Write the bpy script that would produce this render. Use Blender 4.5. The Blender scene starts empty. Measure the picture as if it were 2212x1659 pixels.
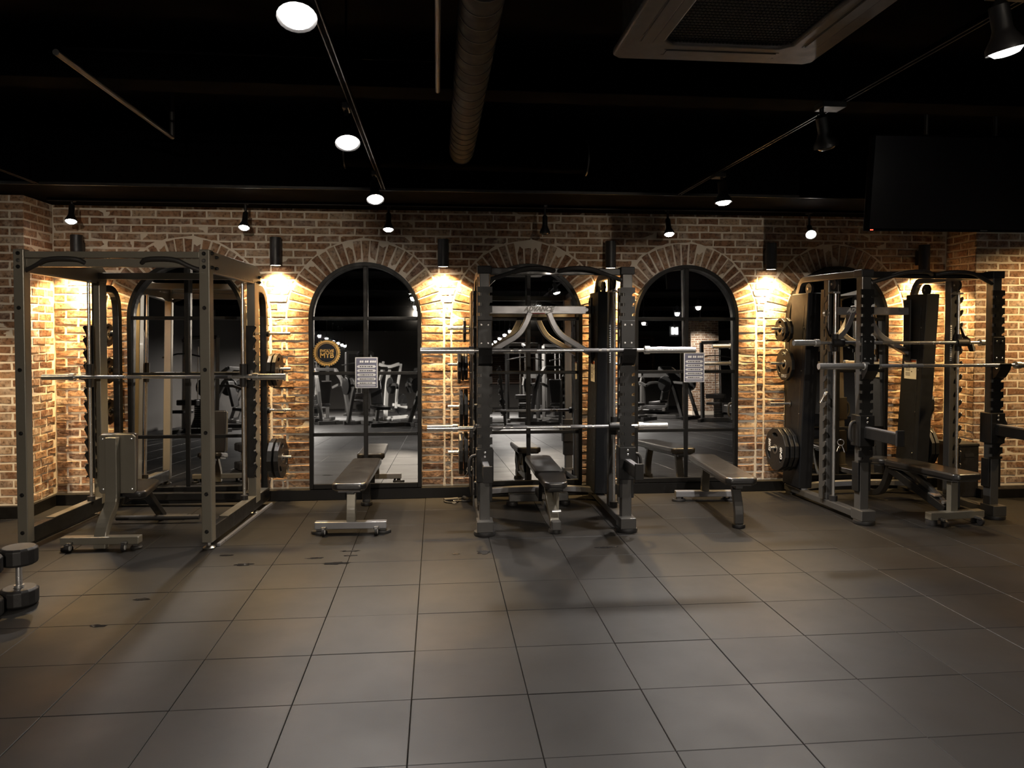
import bpy, bmesh, math, random
from mathutils import Vector, Matrix
random.seed(7)
PI = math.pi
sc = bpy.context.scene
col = sc.collection

# ------------------------------------------------------------------ camera
F_PX, W_PX = 1655.0, 2212.0
cam_d = bpy.data.cameras.new('camera'); cam = bpy.data.objects.new('camera', cam_d); col.objects.link(cam)
cam_d.sensor_fit = 'HORIZONTAL'; cam_d.sensor_width = 36.0; cam_d.lens = F_PX / W_PX * 36.0
cam_d.shift_y = -69.16 / W_PX
cam.location = (0, 0, 1.56); cam.rotation_euler = (math.radians(88.5), 0, math.radians(-5.56))
cam_d.clip_start = 0.05; cam_d.clip_end = 100
sc.camera = cam
# ------------------------------------------------------------------ world / exposure
wd = bpy.data.worlds.new('world'); sc.world = wd; wd.use_nodes = True
wd.node_tree.nodes['Background'].inputs[0].default_value = (0.5, 0.45, 0.42, 1)
wd.node_tree.nodes['Background'].inputs[1].default_value = 0.0
sc.view_settings.view_transform = 'Standard'; sc.view_settings.look = 'None'
sc.view_settings.gamma = 1.0; sc.view_settings.use_curve_mapping = False
sc.view_settings.exposure = 0.0
sc.cycles.max_bounces = 6; sc.cycles.diffuse_bounces = 2; sc.cycles.glossy_bounces = 4; sc.cycles.transmission_bounces = 0
sc.cycles.caustics_reflective = False; sc.cycles.sample_clamp_indirect = 4.0
E_WALL, E_SPOT, E_ROOM = 95.0, 215.0, 260.0          # watts of the wall lamps, the track spots, the spots deeper in the room
WARM = (1.0, 0.66, 0.28); WHITE = (1.0, 0.93, 0.86)

# ------------------------------------------------------------------ materials
MATS = {}
def nodes_of(name):
    m = bpy.data.materials.new(name); m.use_nodes = True
    nt = m.node_tree; MATS[name] = m
    return m, nt, nt.nodes['Principled BSDF']
def mat(name, color, rough=0.5, metal=0.0, spec=0.5, noise=0.0, nscale=20, bump=0.0, emit=None, estr=0.0, coat=0.0):
    m, nt, b = nodes_of(name)
    b.inputs['Base Color'].default_value = (*color, 1); b.inputs['Roughness'].default_value = rough
    b.inputs['Metallic'].default_value = metal; b.inputs['Specular IOR Level'].default_value = spec
    b.inputs['Coat Weight'].default_value = coat
    if emit: b.inputs['Emission Color'].default_value = (*emit, 1); b.inputs['Emission Strength'].default_value = estr
    tc = nt.nodes.new('ShaderNodeTexCoord'); no = nt.nodes.new('ShaderNodeTexNoise')
    no.inputs['Scale'].default_value = nscale; no.inputs['Detail'].default_value = 4
    nt.links.new(tc.outputs['Object'], no.inputs['Vector'])
    if noise:
        mr = nt.nodes.new('ShaderNodeMapRange'); nt.links.new(no.outputs['Fac'], mr.inputs['Value'])
        mr.inputs['From Min'].default_value = .3; mr.inputs['From Max'].default_value = .7
        mr.inputs['To Min'].default_value = max(0.02, rough - noise); mr.inputs['To Max'].default_value = min(1, rough + noise)
        nt.links.new(mr.outputs[0], b.inputs['Roughness'])
    if bump:
        bp = nt.nodes.new('ShaderNodeBump'); bp.inputs['Strength'].default_value = bump; bp.inputs['Distance'].default_value = .002
        nt.links.new(no.outputs['Fac'], bp.inputs['Height']); nt.links.new(bp.outputs[0], b.inputs['Normal'])
    return m
def rand_node(nt):
    oi = nt.nodes.new('ShaderNodeObjectInfo'); ge = nt.nodes.new('ShaderNodeNewGeometry')
    ad = nt.nodes.new('ShaderNodeMath'); ad.operation = 'ADD'; fr = nt.nodes.new('ShaderNodeMath'); fr.operation = 'FRACT'
    nt.links.new(oi.outputs['Random'], ad.inputs[0]); nt.links.new(ge.outputs['Random Per Island'], ad.inputs[1])
    nt.links.new(ad.outputs[0], fr.inputs[0]); return fr.outputs[0]
def ramp(nt, stops, interp='LINEAR'):
    r = nt.nodes.new('ShaderNodeValToRGB'); r.color_ramp.interpolation = interp
    e = r.color_ramp.elements
    while len(e) < len(stops): e.new(0.5)
    for el, (p, c) in zip(e, stops): el.position = p; el.color = (*c, 1)
    return r
def brick_material():
    m, nt, b = nodes_of('brick'); L = nt.links.new
    rv = rand_node(nt)
    base = ramp(nt, [(0, (.19, .100, .060)), (.25, (.265, .148, .086)), (.45, (.345, .212, .125)), (.65, (.235, .130, .078)), (.82, (.41, .29, .19)), (1, (.20, .122, .090))])
    L(rv, base.inputs[0])
    tc = nt.nodes.new('ShaderNodeTexCoord'); ml = nt.nodes.new('ShaderNodeMath'); ml.operation = 'MULTIPLY'; ml.inputs[1].default_value = 60
    L(rv, ml.inputs[0])
    n1 = nt.nodes.new('ShaderNodeTexNoise'); n1.noise_dimensions = '4D'; n1.inputs['Scale'].default_value = 11; n1.inputs['Detail'].default_value = 5
    L(tc.outputs['Object'], n1.inputs['Vector']); L(ml.outputs[0], n1.inputs['W'])
    sm = ramp(nt, [(.5, (0, 0, 0)), (.72, (.75, .75, .75))]); L(n1.outputs['Fac'], sm.inputs[0])
    mx = nt.nodes.new('ShaderNodeMix'); mx.data_type = 'RGBA'
    L(sm.outputs[0], mx.inputs['Factor']); L(base.outputs[0], mx.inputs[6]); mx.inputs[7].default_value = (.55, .47, .38, 1)
    n2 = nt.nodes.new('ShaderNodeTexNoise'); n2.inputs['Scale'].default_value = 45; n2.inputs['Detail'].default_value = 6; L(tc.outputs['Object'], n2.inputs['Vector'])
    r2 = ramp(nt, [(.32, (.45, .42, .40)), (.5, (1, 1, 1)), (.75, (1.25, 1.2, 1.15))]); L(n2.outputs['Fac'], r2.inputs[0])
    mu = nt.nodes.new('ShaderNodeMix'); mu.data_type = 'RGBA'; mu.blend_type = 'MULTIPLY'; mu.inputs['Factor'].default_value = 1
    L(mx.outputs[2], mu.inputs[6]); L(r2.outputs[0], mu.inputs[7]); L(mu.outputs[2], b.inputs['Base Color'])
    b.inputs['Roughness'].default_value = .92; b.inputs['Specular IOR Level'].default_value = .2
    bp = nt.nodes.new('ShaderNodeBump'); bp.inputs['Strength'].default_value = .7; bp.inputs['Distance'].default_value = .004
    L(n2.outputs['Fac'], bp.inputs['Height']); L(bp.outputs[0], b.inputs['Normal'])
    return m
def floor_material():
    m, nt, b = nodes_of('rubber_tile'); L = nt.links.new
    rv = rand_node(nt)
    base = ramp(nt, [(0, (.0120, .0110, .0102)), (1, (.0160, .0147, .0136))]); L(rv, base.inputs[0])
    tc = nt.nodes.new('ShaderNodeTexCoord'); ge = nt.nodes.new('ShaderNodeNewGeometry')
    n1 = nt.nodes.new('ShaderNodeTexNoise'); n1.inputs['Scale'].default_value = 2.2; n1.inputs['Detail'].default_value = 6
    L(ge.outputs['Position'], n1.inputs['Vector'])
    mr = nt.nodes.new('ShaderNodeMapRange'); L(n1.outputs['Fac'], mr.inputs['Value'])
    mr.inputs['From Min'].default_value = .3; mr.inputs['From Max'].default_value = .7; mr.inputs['To Min'].default_value = .43; mr.inputs['To Max'].default_value = .55
    L(mr.outputs[0], b.inputs['Roughness']); L(base.outputs[0], b.inputs['Base Color']); b.inputs['Specular IOR Level'].default_value = .26
    n2 = nt.nodes.new('ShaderNodeTexNoise'); n2.inputs['Scale'].default_value = 260; L(ge.outputs['Position'], n2.inputs['Vector'])
    bp = nt.nodes.new('ShaderNodeBump'); bp.inputs['Strength'].default_value = .12; bp.inputs['Distance'].default_value = .001
    L(n2.outputs['Fac'], bp.inputs['Height']); L(bp.outputs[0], b.inputs['Normal'])
    return m
brick_material(); floor_material()
mat('mortar', (.70, .62, .51), .95, 0, .2, bump=.6, nscale=60)
mat('black_paint', (.012, .011, .011), .45, noise=.1)
mat('ceiling_black', (.0016, .0016, .0021), .95, 0, .02, noise=.15, nscale=3)
mat('frame_black', (.006, .0055, .005), .45, 0, .25, noise=.08)
mat('mirror', (.80, .80, .79), .012, 1.0)
mat('olive_metal', (.20, .185, .150), .32, .3, noise=.03, nscale=8, coat=.2)
mat('grey_metal', (.10, .097, .093), .32, .45, noise=.03, nscale=10, coat=.2)
mat('silver_metal', (.30, .30, .315), .32, .5, noise=.05, nscale=10)
mat('dark_metal', (.016, .0155, .015), .36, .3, noise=.08, coat=.2)
mat('shroud', (.010, .0105, .012), .5, 0, .3, noise=.06)
mat('chrome', (.86, .85, .83), .25, .9, noise=.02, nscale=12)
mat('bolt_metal', (.30, .29, .27), .3, .9)
mat('rubber_black', (.014, .013, .013), .55, bump=.2, nscale=200)
mat('grip_rubber', (.02, .018, .017), .6, bump=.3, nscale=150)
mat('plate_rubber', (.011, .0108, .0108), .42, noise=.1, bump=.15, nscale=60)
mat('vinyl_black', (.018, .0165, .016), .34, spec=.8, noise=.05, nscale=6, bump=.03, coat=.6)
MATS['vinyl_black'].node_tree.nodes['Principled BSDF'].inputs['Coat Roughness'].default_value = .16
mat('vinyl_brown', (.030, .024, .020), .30, noise=.1, nscale=6, bump=.12)
mat('white_print', (.88, .87, .85), .5)
mat('red_print', (.55, .03, .04), .5)
mat('orange_print', (.70, .16, .05), .5)
mat('paper', (.75, .74, .72), .6)
mat('paper_blue', (.17, .17, .23), .6)
mat('ink', (.06, .055, .06), .6)
mat('gold', (.85, .50, .13), .3, .25, noise=.1)
mat('badge_dark', (.012, .014, .022), .2, 0, .5)
mat('white_plastic', (.55, .53, .50), .45)
mat('ac_panel', (.11, .10, .093), .5, noise=.05)
mat('ac_grille', (.035, .032, .03), .6)
mat('duct_metal', (.009, .009, .0092), .7, 0, .2, noise=.1, nscale=14)
mat('conduit', (.07, .068, .068), .4, .5)
mat('tv_screen', (.004, .004, .005), .18)
mat('led_red', (.6, .02, .01), .5, emit=(1, .1, .05), estr=2.0)
mat('lens_white', (1, 1, 1), .3, emit=(1.0, .95, .90), estr=40.0)
mat('lens_warm', (1, 1, 1), .3, emit=(1.0, .80, .55), estr=30.0)
mat('lens_off', (.06, .055, .05), .2)
mat('wet', (.018, .017, .017), .08, 0, .5)
mat('wood_dark', (.085, .042, .022), .5, noise=.1, nscale=12)
mat('wall_dark', (.05, .045, .04), .8)
mat('sign_white', (1, 1, 1), .4, emit=(1, .98, .95), estr=3.0)
mat('white_paint', (.62, .61, .58), .35)

# ------------------------------------------------------------------ mesh helpers
for _n in ('lens_white', 'lens_warm', 'led_red', 'sign_white'): MATS[_n].cycles.emission_sampling = 'NONE'
class MB:
    def __init__(s): s.v = []; s.f = []
    def add(s, vs, fs):
        o = len(s.v); s.v += [tuple(p) for p in vs]; s.f += [tuple(i + o for i in f) for f in fs]; return s
    def box(s, x0, x1, y0, y1, z0, z1, M=None):
        vs = [Vector(p) for p in ((x0,y0,z0),(x1,y0,z0),(x1,y1,z0),(x0,y1,z0),(x0,y0,z1),(x1,y0,z1),(x1,y1,z1),(x0,y1,z1))]
        if M: vs = [M @ p for p in vs]
        return s.add(vs, [(3,2,1,0),(4,5,6,7),(0,1,5,4),(1,2,6,5),(2,3,7,6),(3,0,4,7)])
    def cyl(s, p0, p1, r, n=16, r1=None, caps=True):
        p0, p1 = Vector(p0), Vector(p1); d = (p1 - p0).normalized(); r1 = r if r1 is None else r1
        a = d.orthogonal().normalized(); b = d.cross(a)
        vs = []
        for k in range(n):
            t = 2*PI*k/n; w = a*math.cos(t) + b*math.sin(t); vs += [p0 + w*r, p1 + w*r1]
        fs = [(2*k, 2*((k+1)%n), 2*((k+1)%n)+1, 2*k+1) for k in range(n)]
        if caps: fs += [tuple(2*k for k in reversed(range(n))), tuple(2*k+1 for k in range(n))]
        return s.add(vs, fs)
    def lathe(s, prof, n=24, M=None):           # prof: list of (r, h) about +Z
        vs = []; m = len(prof)
        for k in range(n):
            t = 2*PI*k/n
            for r, h in prof:
                p = Vector((r*math.cos(t), r*math.sin(t), h)); vs.append(M @ p if M else p)
        fs = []
        for k in range(n):
            k2 = (k+1) % n
            for j in range(m-1): fs.append((k*m+j, k2*m+j, k2*m+j+1, k*m+j+1))
        return s.add(vs, fs)
    def sweep(s, path, w, h=None, n=None, up=Vector((0,0,1)), caps=True):
        """rectangular (w across, h along up) or round (n sides, radius w) section along path"""
        P = [Vector(p) for p in path]; N = len(P); rings = []
        prev = None
        for i in range(N):
            if i == 0: t = P[1]-P[0]
            elif i == N-1: t = P[-1]-P[-2]
            else: t = (P[i+1]-P[i]).normalized() + (P[i]-P[i-1]).normalized()
            t.normalize()
            if prev is None:
                u = up if abs(t.dot(up)) < .98 else t.orthogonal()
                a = t.cross(u).normalized()
            else:
                a = (prev - t*prev.dot(t)).normalized()
            prev = a; b = a.cross(t).normalized()
            if n: rings.append([P[i] + (a*math.cos(2*PI*k/n) + b*math.sin(2*PI*k/n))*w for k in range(n)])
            else:
                k = 1.0
                rings.append([P[i]+a*w/2+b*h/2, P[i]-a*w/2+b*h/2, P[i]-a*w/2-b*h/2, P[i]+a*w/2-b*h/2])
        m = len(rings[0]); vs = [p for r in rings for p in r]; fs = []
        for i in range(N-1):
            for k in range(m): fs.append((i*m+k, i*m+(k+1)%m, (i+1)*m+(k+1)%m, (i+1)*m+k))
        if caps: fs += [tuple(reversed(range(m))), tuple((N-1)*m+k for k in range(m))]
        return s.add(vs, fs)
    def prism(s, poly, fn, d0, d1):              # poly (a,b); fn(a,b,d) -> 3D
        n = len(poly); vs = [fn(a, b, d0) for a, b in poly] + [fn(a, b, d1) for a, b in poly]
        fs = [tuple(range(n)), tuple(reversed(range(n, 2*n)))] + [(k, n+k, n+(k+1)%n, (k+1)%n) for k in range(n)]
        return s.add(vs, fs)
    def build(s, name, m, parent=None, bevel=0.0, smooth=False, seg=2, kind=None):
        me = bpy.data.meshes.new(name); me.from_pydata([tuple(p) for p in s.v], [], s.f)
        bm = bmesh.new(); bm.from_mesh(me); bmesh.ops.recalc_face_normals(bm, faces=bm.faces); bm.to_mesh(me); bm.free()
        return link(name, me, m, parent, bevel, smooth, seg, kind)
def link(name, me, m, parent=None, bevel=0.0, smooth=False, seg=2, kind=None):
    if m and not me.materials: me.materials.append(MATS[m])
    if smooth:
        me.polygons.foreach_set('use_smooth', [True]*len(me.polygons))
        try: me.set_sharp_from_angle(angle=math.radians(38))
        except Exception: pass
    o = bpy.data.objects.new(name, me); col.objects.link(o); o.parent = parent
    if bevel:
        bv = o.modifiers.new('bevel', 'BEVEL'); bv.width = bevel; bv.segments = seg; bv.limit_method = 'ANGLE'; bv.angle_limit = math.radians(35)
    if kind: o['kind'] = kind
    return o
def box(name, m, parent, x0, x1, y0, y1, z0, z1, bevel=.004, M=None): return MB().box(x0,x1,y0,y1,z0,z1,M).build(name, m, parent, bevel)
def rod(name, m, parent, p0, p1, r, n=16): return MB().cyl(p0, p1, r, n).build(name, m, parent, 0, True)
def tag(o, label, cat, group=None, kind=None):
    o['label'] = label; o['category'] = cat
    if group: o['group'] = group
    if kind: o['kind'] = kind
    return o
def thing(name, label, cat, loc=(0,0,0), rz=0, group=None):
    o = bpy.data.objects.new(name, None); col.objects.link(o); o.empty_display_size = .1
    o.location = loc; o.rotation_euler = (0, 0, math.radians(rz)); return tag(o, label, cat, group)
def struct(o): o['kind'] = 'structure'; return o
def copy_tree(o, parent=None):
    c = o.copy(); col.objects.link(c); c.parent = parent
    for ch in list(o.children): copy_tree(ch, c)
    return c
def text_mesh(s, size, depth=.002, shear=0.0, bold=0.0):
    cu = bpy.data.curves.new('t', 'FONT'); cu.body = s; cu.size = size; cu.extrude = depth; cu.shear = shear; cu.offset = bold
    cu.align_x = 'CENTER'; cu.align_y = 'CENTER'; cu.resolution_u = 3
    to = bpy.data.objects.new('t', cu); col.objects.link(to)
    dg = bpy.context.evaluated_depsgraph_get(); me = bpy.data.meshes.new_from_object(to.evaluated_get(dg))
    bpy.data.objects.remove(to); bpy.data.curves.remove(cu); return me
def arc(cx, cy, r, a0, a1, n): return [(cx + r*math.cos(math.radians(a0 + (a1-a0)*k/n)), cy + r*math.sin(math.radians(a0 + (a1-a0)*k/n))) for k in range(n+1)]
def smooth_path(pts, it=2):
    P = [Vector(p) for p in pts]
    for _ in range(it):
        Q = [P[0]]
        for a, b in zip(P, P[1:]): Q += [a*.75+b*.25, a*.25+b*.75]
        Q.append(P[-1]); P = Q
    return P
def loops_mesh(loops, d0, d1):                   # 2D loops (first outer, others holes) in XY extruded along Z
    bm = bmesh.new()
    for lp in loops:
        vs = [bm.verts.new((x, y, d0)) for x, y in lp]
        for a, b in zip(vs, vs[1:] + vs[:1]): bm.edges.new((a, b))
    bmesh.ops.triangle_fill(bm, use_beauty=True, use_dissolve=False, edges=bm.edges[:])
    r = bmesh.ops.extrude_face_region(bm, geom=bm.faces[:])
    bmesh.ops.translate(bm, vec=(0, 0, d1-d0), verts=[e for e in r['geom'] if isinstance(e, bmesh.types.BMVert)])
    bmesh.ops.recalc_face_normals(bm, faces=bm.faces)
    me = bpy.data.meshes.new('shape'); bm.to_mesh(me); bm.free(); return me

# ================================================================== ROOM SHELL
WY = 7.28                   # mortar plane of the back wall
X_L, X_R = -3.44, 5.10      # inner corners of the back wall
Z_SOF = 2.70
ROOM = (-6.5, 12.0, -18.0, 7.6)
# floor: base slab + rubber tiles
fl = struct(MB().box(ROOM[0], ROOM[1], ROOM[2], 7.6, -.12, -.022).build('floor', 'black_paint'))
TP = .497; TX0, TY0 = -.113, 3.238
def tile_mesh():
    h = TP/2 - .0013; c = .0022
    mb = MB(); lo = [(-h,-h),(h,-h),(h,h),(-h,h)]; hi = [(-h+c,-h+c),(h-c,-h+c),(h-c,h-c),(-h+c,h-c)]
    vs = [(x,y,-.022) for x,y in lo] + [(x,y,-c) for x,y in lo] + [(x,y,0) for x,y in hi]
    fs = [(8,9,10,11)] + [(k,(k+1)%4,4+(k+1)%4,4+k) for k in range(4)] + [(4+k,4+(k+1)%4,8+(k+1)%4,8+k) for k in range(4)]
    return mb.add(vs, fs)
tm = tile_mesh(); tme = None; far_tiles = MB()
cells = []
for i in range(-14, 25):
    for j in range(-43, 9):
        x = TX0 + (i+.5)*TP; y = TY0 + (j+.5)*TP
        if x < ROOM[0] or x > ROOM[1]: continue
        a = math.degrees(math.atan2(x, y)) if y > 0 else 180
        near = y > 1.7 and -31 < a < 43 and y < 7.4
        cells.append((near, x, y))
nn = 0
for near, x, y in cells:
    if near and nn < 300:
        nn += 1
        if tme is None: t = tm.build('tile', 'rubber_tile', fl); tme = t.data
        else: t = link('tile', tme, None, fl)
        t.location = (x, y, random.uniform(-.0012, .0008))
        t.rotation_euler = (0, 0, 0)
    else:
        far_tiles.add([(vx+x, vy+y, vz) for vx, vy, vz in tm.v], tm.f)
far_tiles.build('tiles', 'rubber_tile', fl, kind='stuff')

# brick pieces -------------------------------------------------------
def clip(poly, nx, nz, d):                       # keep n.p >= d
    out = []
    for k in range(len(poly)):
        a, b = poly[k], poly[(k+1) % len(poly)]
        da, db = nx*a[0]+nz*a[1]-d, nx*b[0]+nz*b[1]-d
        if da >= 0: out.append(a)
        if (da >= 0) != (db >= 0):
            t = da/(da-db); out.append((a[0]+(b[0]-a[0])*t, a[1]+(b[1]-a[1])*t))
    return out
def area(p): return abs(sum(p[k][0]*p[(k+1)%len(p)][1]-p[(k+1)%len(p)][0]*p[k][1] for k in range(len(p))))/2
def cen(p): return (sum(q[0] for q in p)/len(p), sum(q[1] for q in p)/len(p))
def brick_geo(poly, fn, jit=.0024, dep=(.0015, .0055)):
    pts = []
    for k in range(len(poly)):
        a, b = poly[k], poly[(k+1) % len(poly)]; L = math.hypot(b[0]-a[0], b[1]-a[1]); n = 3 if L > .09 else (2 if L > .04 else 1)
        for q in range(n): t = q/n; pts.append((a[0]+(b[0]-a[0])*t+random.uniform(-jit,jit), a[1]+(b[1]-a[1])*t+random.uniform(-jit,jit)))
    c = cen(pts); d = random.uniform(*dep); n = len(pts)
    def ins(p, s): L = math.hypot(p[0]-c[0], p[1]-c[1]) or 1; k = max(0, 1-s/L); return (c[0]+(p[0]-c[0])*k, c[1]+(p[1]-c[1])*k)
    tu, tv = random.uniform(-.02, .02), random.uniform(-.05, .05)
    def dd(p): return d + (p[0]-c[0])*tu + (p[1]-c[1])*tv + random.uniform(-.0012, .0012)
    vs = [fn(*p, -.004) for p in pts] + [fn(*p, dd(p)-.004) for p in pts] + [fn(*ins(p, .005), dd(p)) for p in pts]
    fs = [tuple(range(2*n, 3*n))] + [(k, (k+1)%n, n+(k+1)%n, n+k) for k in range(n)] + [(n+k, n+(k+1)%n, 2*n+(k+1)%n, 2*n+k) for k in range(n)]
    return vs, fs
def lay(parent, polys, fn, limit=300, jit=.0024):
    polys = sorted(polys, key=area, reverse=True); rest = MB()
    for k, p in enumerate(polys):
        vs, fs = brick_geo(p, fn, jit)
        if k < limit:
            MB().add(vs, fs).build('brick', 'brick', parent)
        else: rest.add(vs, fs)
    if rest.v: rest.build('small_bricks', 'brick', parent, kind='stuff')
back = lambda a, b, d: (a, WY - d, b)
MC = [-2.265, -.665, .860, 2.398, 3.935]         # mirror centres
R0, R1, ZS, ZB = .517, .730, 1.690, .105         # opening radius, surround radius, spring line, bottom
J = .0075                                         # half joint
for n, cx in enumerate(MC):
    tr = bpy.data.objects.new('trim_%d' % (n+1), None); col.objects.link(tr); tr['kind'] = 'structure'; tr.location = (0, 0, 0)
    polys = []
    NV = 27
    for k in range(NV):
        a0 = PI*k/NV; a1 = PI*(k+1)/NV; g0, g1 = J/R0, J/R1
        ro = R1 - random.uniform(0, .01)
        polys.append([(cx+R0*math.cos(a0+g0), ZS+R0*math.sin(a0+g0)), (cx+ro*math.cos(a0+g1), ZS+ro*math.sin(a0+g1)),
                      (cx+ro*math.cos((a0+a1)/2), ZS+ro*math.sin((a0+a1)/2)*1.0),
                      (cx+ro*math.cos(a1-g1), ZS+ro*math.sin(a1-g1)), (cx+R0*math.cos(a1-g0), ZS+R0*math.sin(a1-g0))])
    NC = 22; ph = (ZS-ZB)/NC
    for s in (-1, 1):
        for k in range(NC):
            z0 = ZB + k*ph + J + random.uniform(-.002,.002); z1 = ZB + (k+1)*ph - J + random.uniform(-.002,.002); x0, x1 = cx+s*R0, cx+s*(R1-J-random.uniform(0,.006))
            polys.append([(min(x0,x1), z0), (max(x0,x1), z0), (max(x0,x1), z1), (min(x0,x1), z1)])
    lay(tr, polys, back)
wb = struct(MB().box(X_L-.2, X_R+.2, WY, WY+.25, 0, 3.3).build('wall_back', 'mortar'))
polys = []
edges = [X_L] + [v for cx in MC for v in (cx-R1, cx+R1)] + [X_R]
ph = (ZS-ZB)/22
for k in range(0, len(edges), 2):                # narrow pier fillers below the spring line
    a, b = edges[k], edges[k+1]
    for q in range(22):
        z0, z1 = ZB+q*ph+J, ZB+(q+1)*ph-J
        if b-a < .12: polys.append([(a+J, z0), (b-J, z0), (b-J, z1), (a+J, z1)])
        else:
            cut = a + (.21 if q % 2 else .10)
            xs = [a+.002, cut, min(b, cut+.222)] + ([b] if b-cut-.222 > .03 else [])
            xs[-1] = b if len(xs) == 3 else xs[-1]
            for u, v in zip(xs, xs[1:]): polys.append([(u+J, z0), (v-J, z0), (v-J, z1), (u+J, z1)])
q = 0; z = ZS
while z < Z_SOF - .02:                           # running bond above
    x = X_L - (.0 if q % 2 else .112)
    while x < X_R:
        L = .222 + random.uniform(-.012, .012)
        a, b = max(x, X_L)+J, min(x+L, X_R)-J
        if b-a > .02:
            p = [(a, z+J), (b, z+J), (b, min(z+.070, Z_SOF+.05)-J), (a, min(z+.070, Z_SOF+.05)-J)]
            for cx in MC:
                for _ in range(3):
                    if len(p) < 3: break
                    far = max(p, key=lambda t: math.hypot(t[0]-cx, t[1]-ZS)); near_c = cen(p)
                    if math.hypot(far[0]-cx, far[1]-ZS) < R1+J: p = []; break
                    if min(math.hypot(t[0]-cx, t[1]-ZS) for t in p) < R1+J-.0005 or _ == 0:
                        # tangent half plane facing the part that stays outside
                        w = [max(0, math.hypot(t[0]-cx, t[1]-ZS)-R1+.02) for t in p]; sw = sum(w)
                        if sw <= 0: p = []; break
                        ox = sum(t[0]*ww for t, ww in zip(p, w))/sw - cx; oz = sum(t[1]*ww for t, ww in zip(p, w))/sw - ZS
                        l = math.hypot(ox, oz)
                        if l > R1 + .35: break
                        p = clip(p, ox/l, oz/l, (ox*cx+oz*ZS)/l + R1 + J)
                if len(p) < 3: break
            if len(p) >= 3 and area(p) > .0005: polys.append(p)
        x += L
    z += .070; q += 1
lay(wb, polys, back)
# piers left and right of the back wall
def pier(name, side):
    xs = X_L if side < 0 else X_R; yf = 6.79 if side < 0 else 6.84
    far_x = xs + side*1.9
    w = struct(MB().box(min(xs, far_x), max(xs, far_x), yf, WY+.25, 0, 3.3).build(name, 'mortar'))
    front = lambda a, b, d: (xs + side*a, yf - d, b)
    sidef = lambda a, b, d: (xs - side*d, yf + a, b)
    P1, P2 = [], []
    for q in range(37):
        z0 = ZB + q*.0705; z1 = z0+.0705
        if z1 > 2.73: break
        o = .0 if q % 2 else .112
        x = -o
        while x < .95:
            a, b = max(x, 0.0)+J, x+.222-J
            if a < J+.001: a = -.004
            P1.append([(a, z0+J), (b, z0+J), (b, z1-J), (a, z1-J)]); x += .222
        x = -(.112-o); D = WY-yf-.004
        while x < D:
            a, b = max(x, 0)+J, min(x+.222, D)-J
            if b-a > .03: P2.append([(a, z0+J), (b, z0+J), (b, z1-J), (a, z1-J)])
            x += .222
    lay(w, P2, sidef, 130); 
    lay(w, P1, front, 170)
    return w, yf
wl, yfl = pier('wall_left', -1); wr, yfr = pier('wall_right', 1)
# black skirting ledge
def skirt(name, *b): return struct(MB().box(*b).build(name, 'frame_black', None, .004))
skirt('baseboard_back', X_L, X_R, WY-.085, WY, 0, .100)
skirt('baseboard_left', X_L-1.9, X_L+.03, yfl-.05, yfl, 0, .100)
skirt('baseboard_left_return', X_L, X_L+.035, yfl, WY-.085, 0, .100)
skirt('baseboard_right', X_R-.03, X_R+1.9, yfr-.16, yfr, 0, .085)
skirt('baseboard_right_return', X_R-.035, X_R, yfr, WY-.085, 0, .100)
# ceiling, bulkhead, far walls
struct(MB().box(ROOM[0], ROOM[1], ROOM[2], WY, 3.25, 3.4).build('ceiling', 'ceiling_black'))
struct(MB().box(ROOM[0], ROOM[1], 6.30, WY+.2, Z_SOF, 3.25).build('ceiling_bulkhead', 'ceiling_black', None, .01))
struct(MB().box(ROOM[0], ROOM[1], 6.285, 6.30, Z_SOF+.0, Z_SOF+.025).build('trim_6', 'dark_metal', None, .003))
for k, yb in enumerate((4.75, 2.9, .6, -2.2, -5.5, -9)):
    struct(MB().box(ROOM[0], ROOM[1], yb, yb+.25, 3.05, 3.25).build('ceiling_beam', 'ceiling_black', None, .01))
struct(MB().box(ROOM[0]-.2, ROOM[0], ROOM[2], 7.6, 0, 3.3).build('wall_far_left', 'wall_dark'))
struct(MB().box(ROOM[1], ROOM[1]+.2, ROOM[2], 7.6, 0, 3.3).build('wall_far_right', 'wall_dark'))
struct(MB().box(ROOM[0], ROOM[1], ROOM[2]-.2, ROOM[2], 0, 3.3).build('wall_front', 'wall_dark'))
struct(MB().box(ROOM[0], X_L-1.9, yfl, yfl+.2, 0, 3.3).build('wall_back_left_end', 'wall_dark'))
struct(MB().box(X_R+1.9, ROOM[1], yfr, yfr+.2, 0, 3.3).build('wall_back_right_end', 'wall_dark'))

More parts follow.
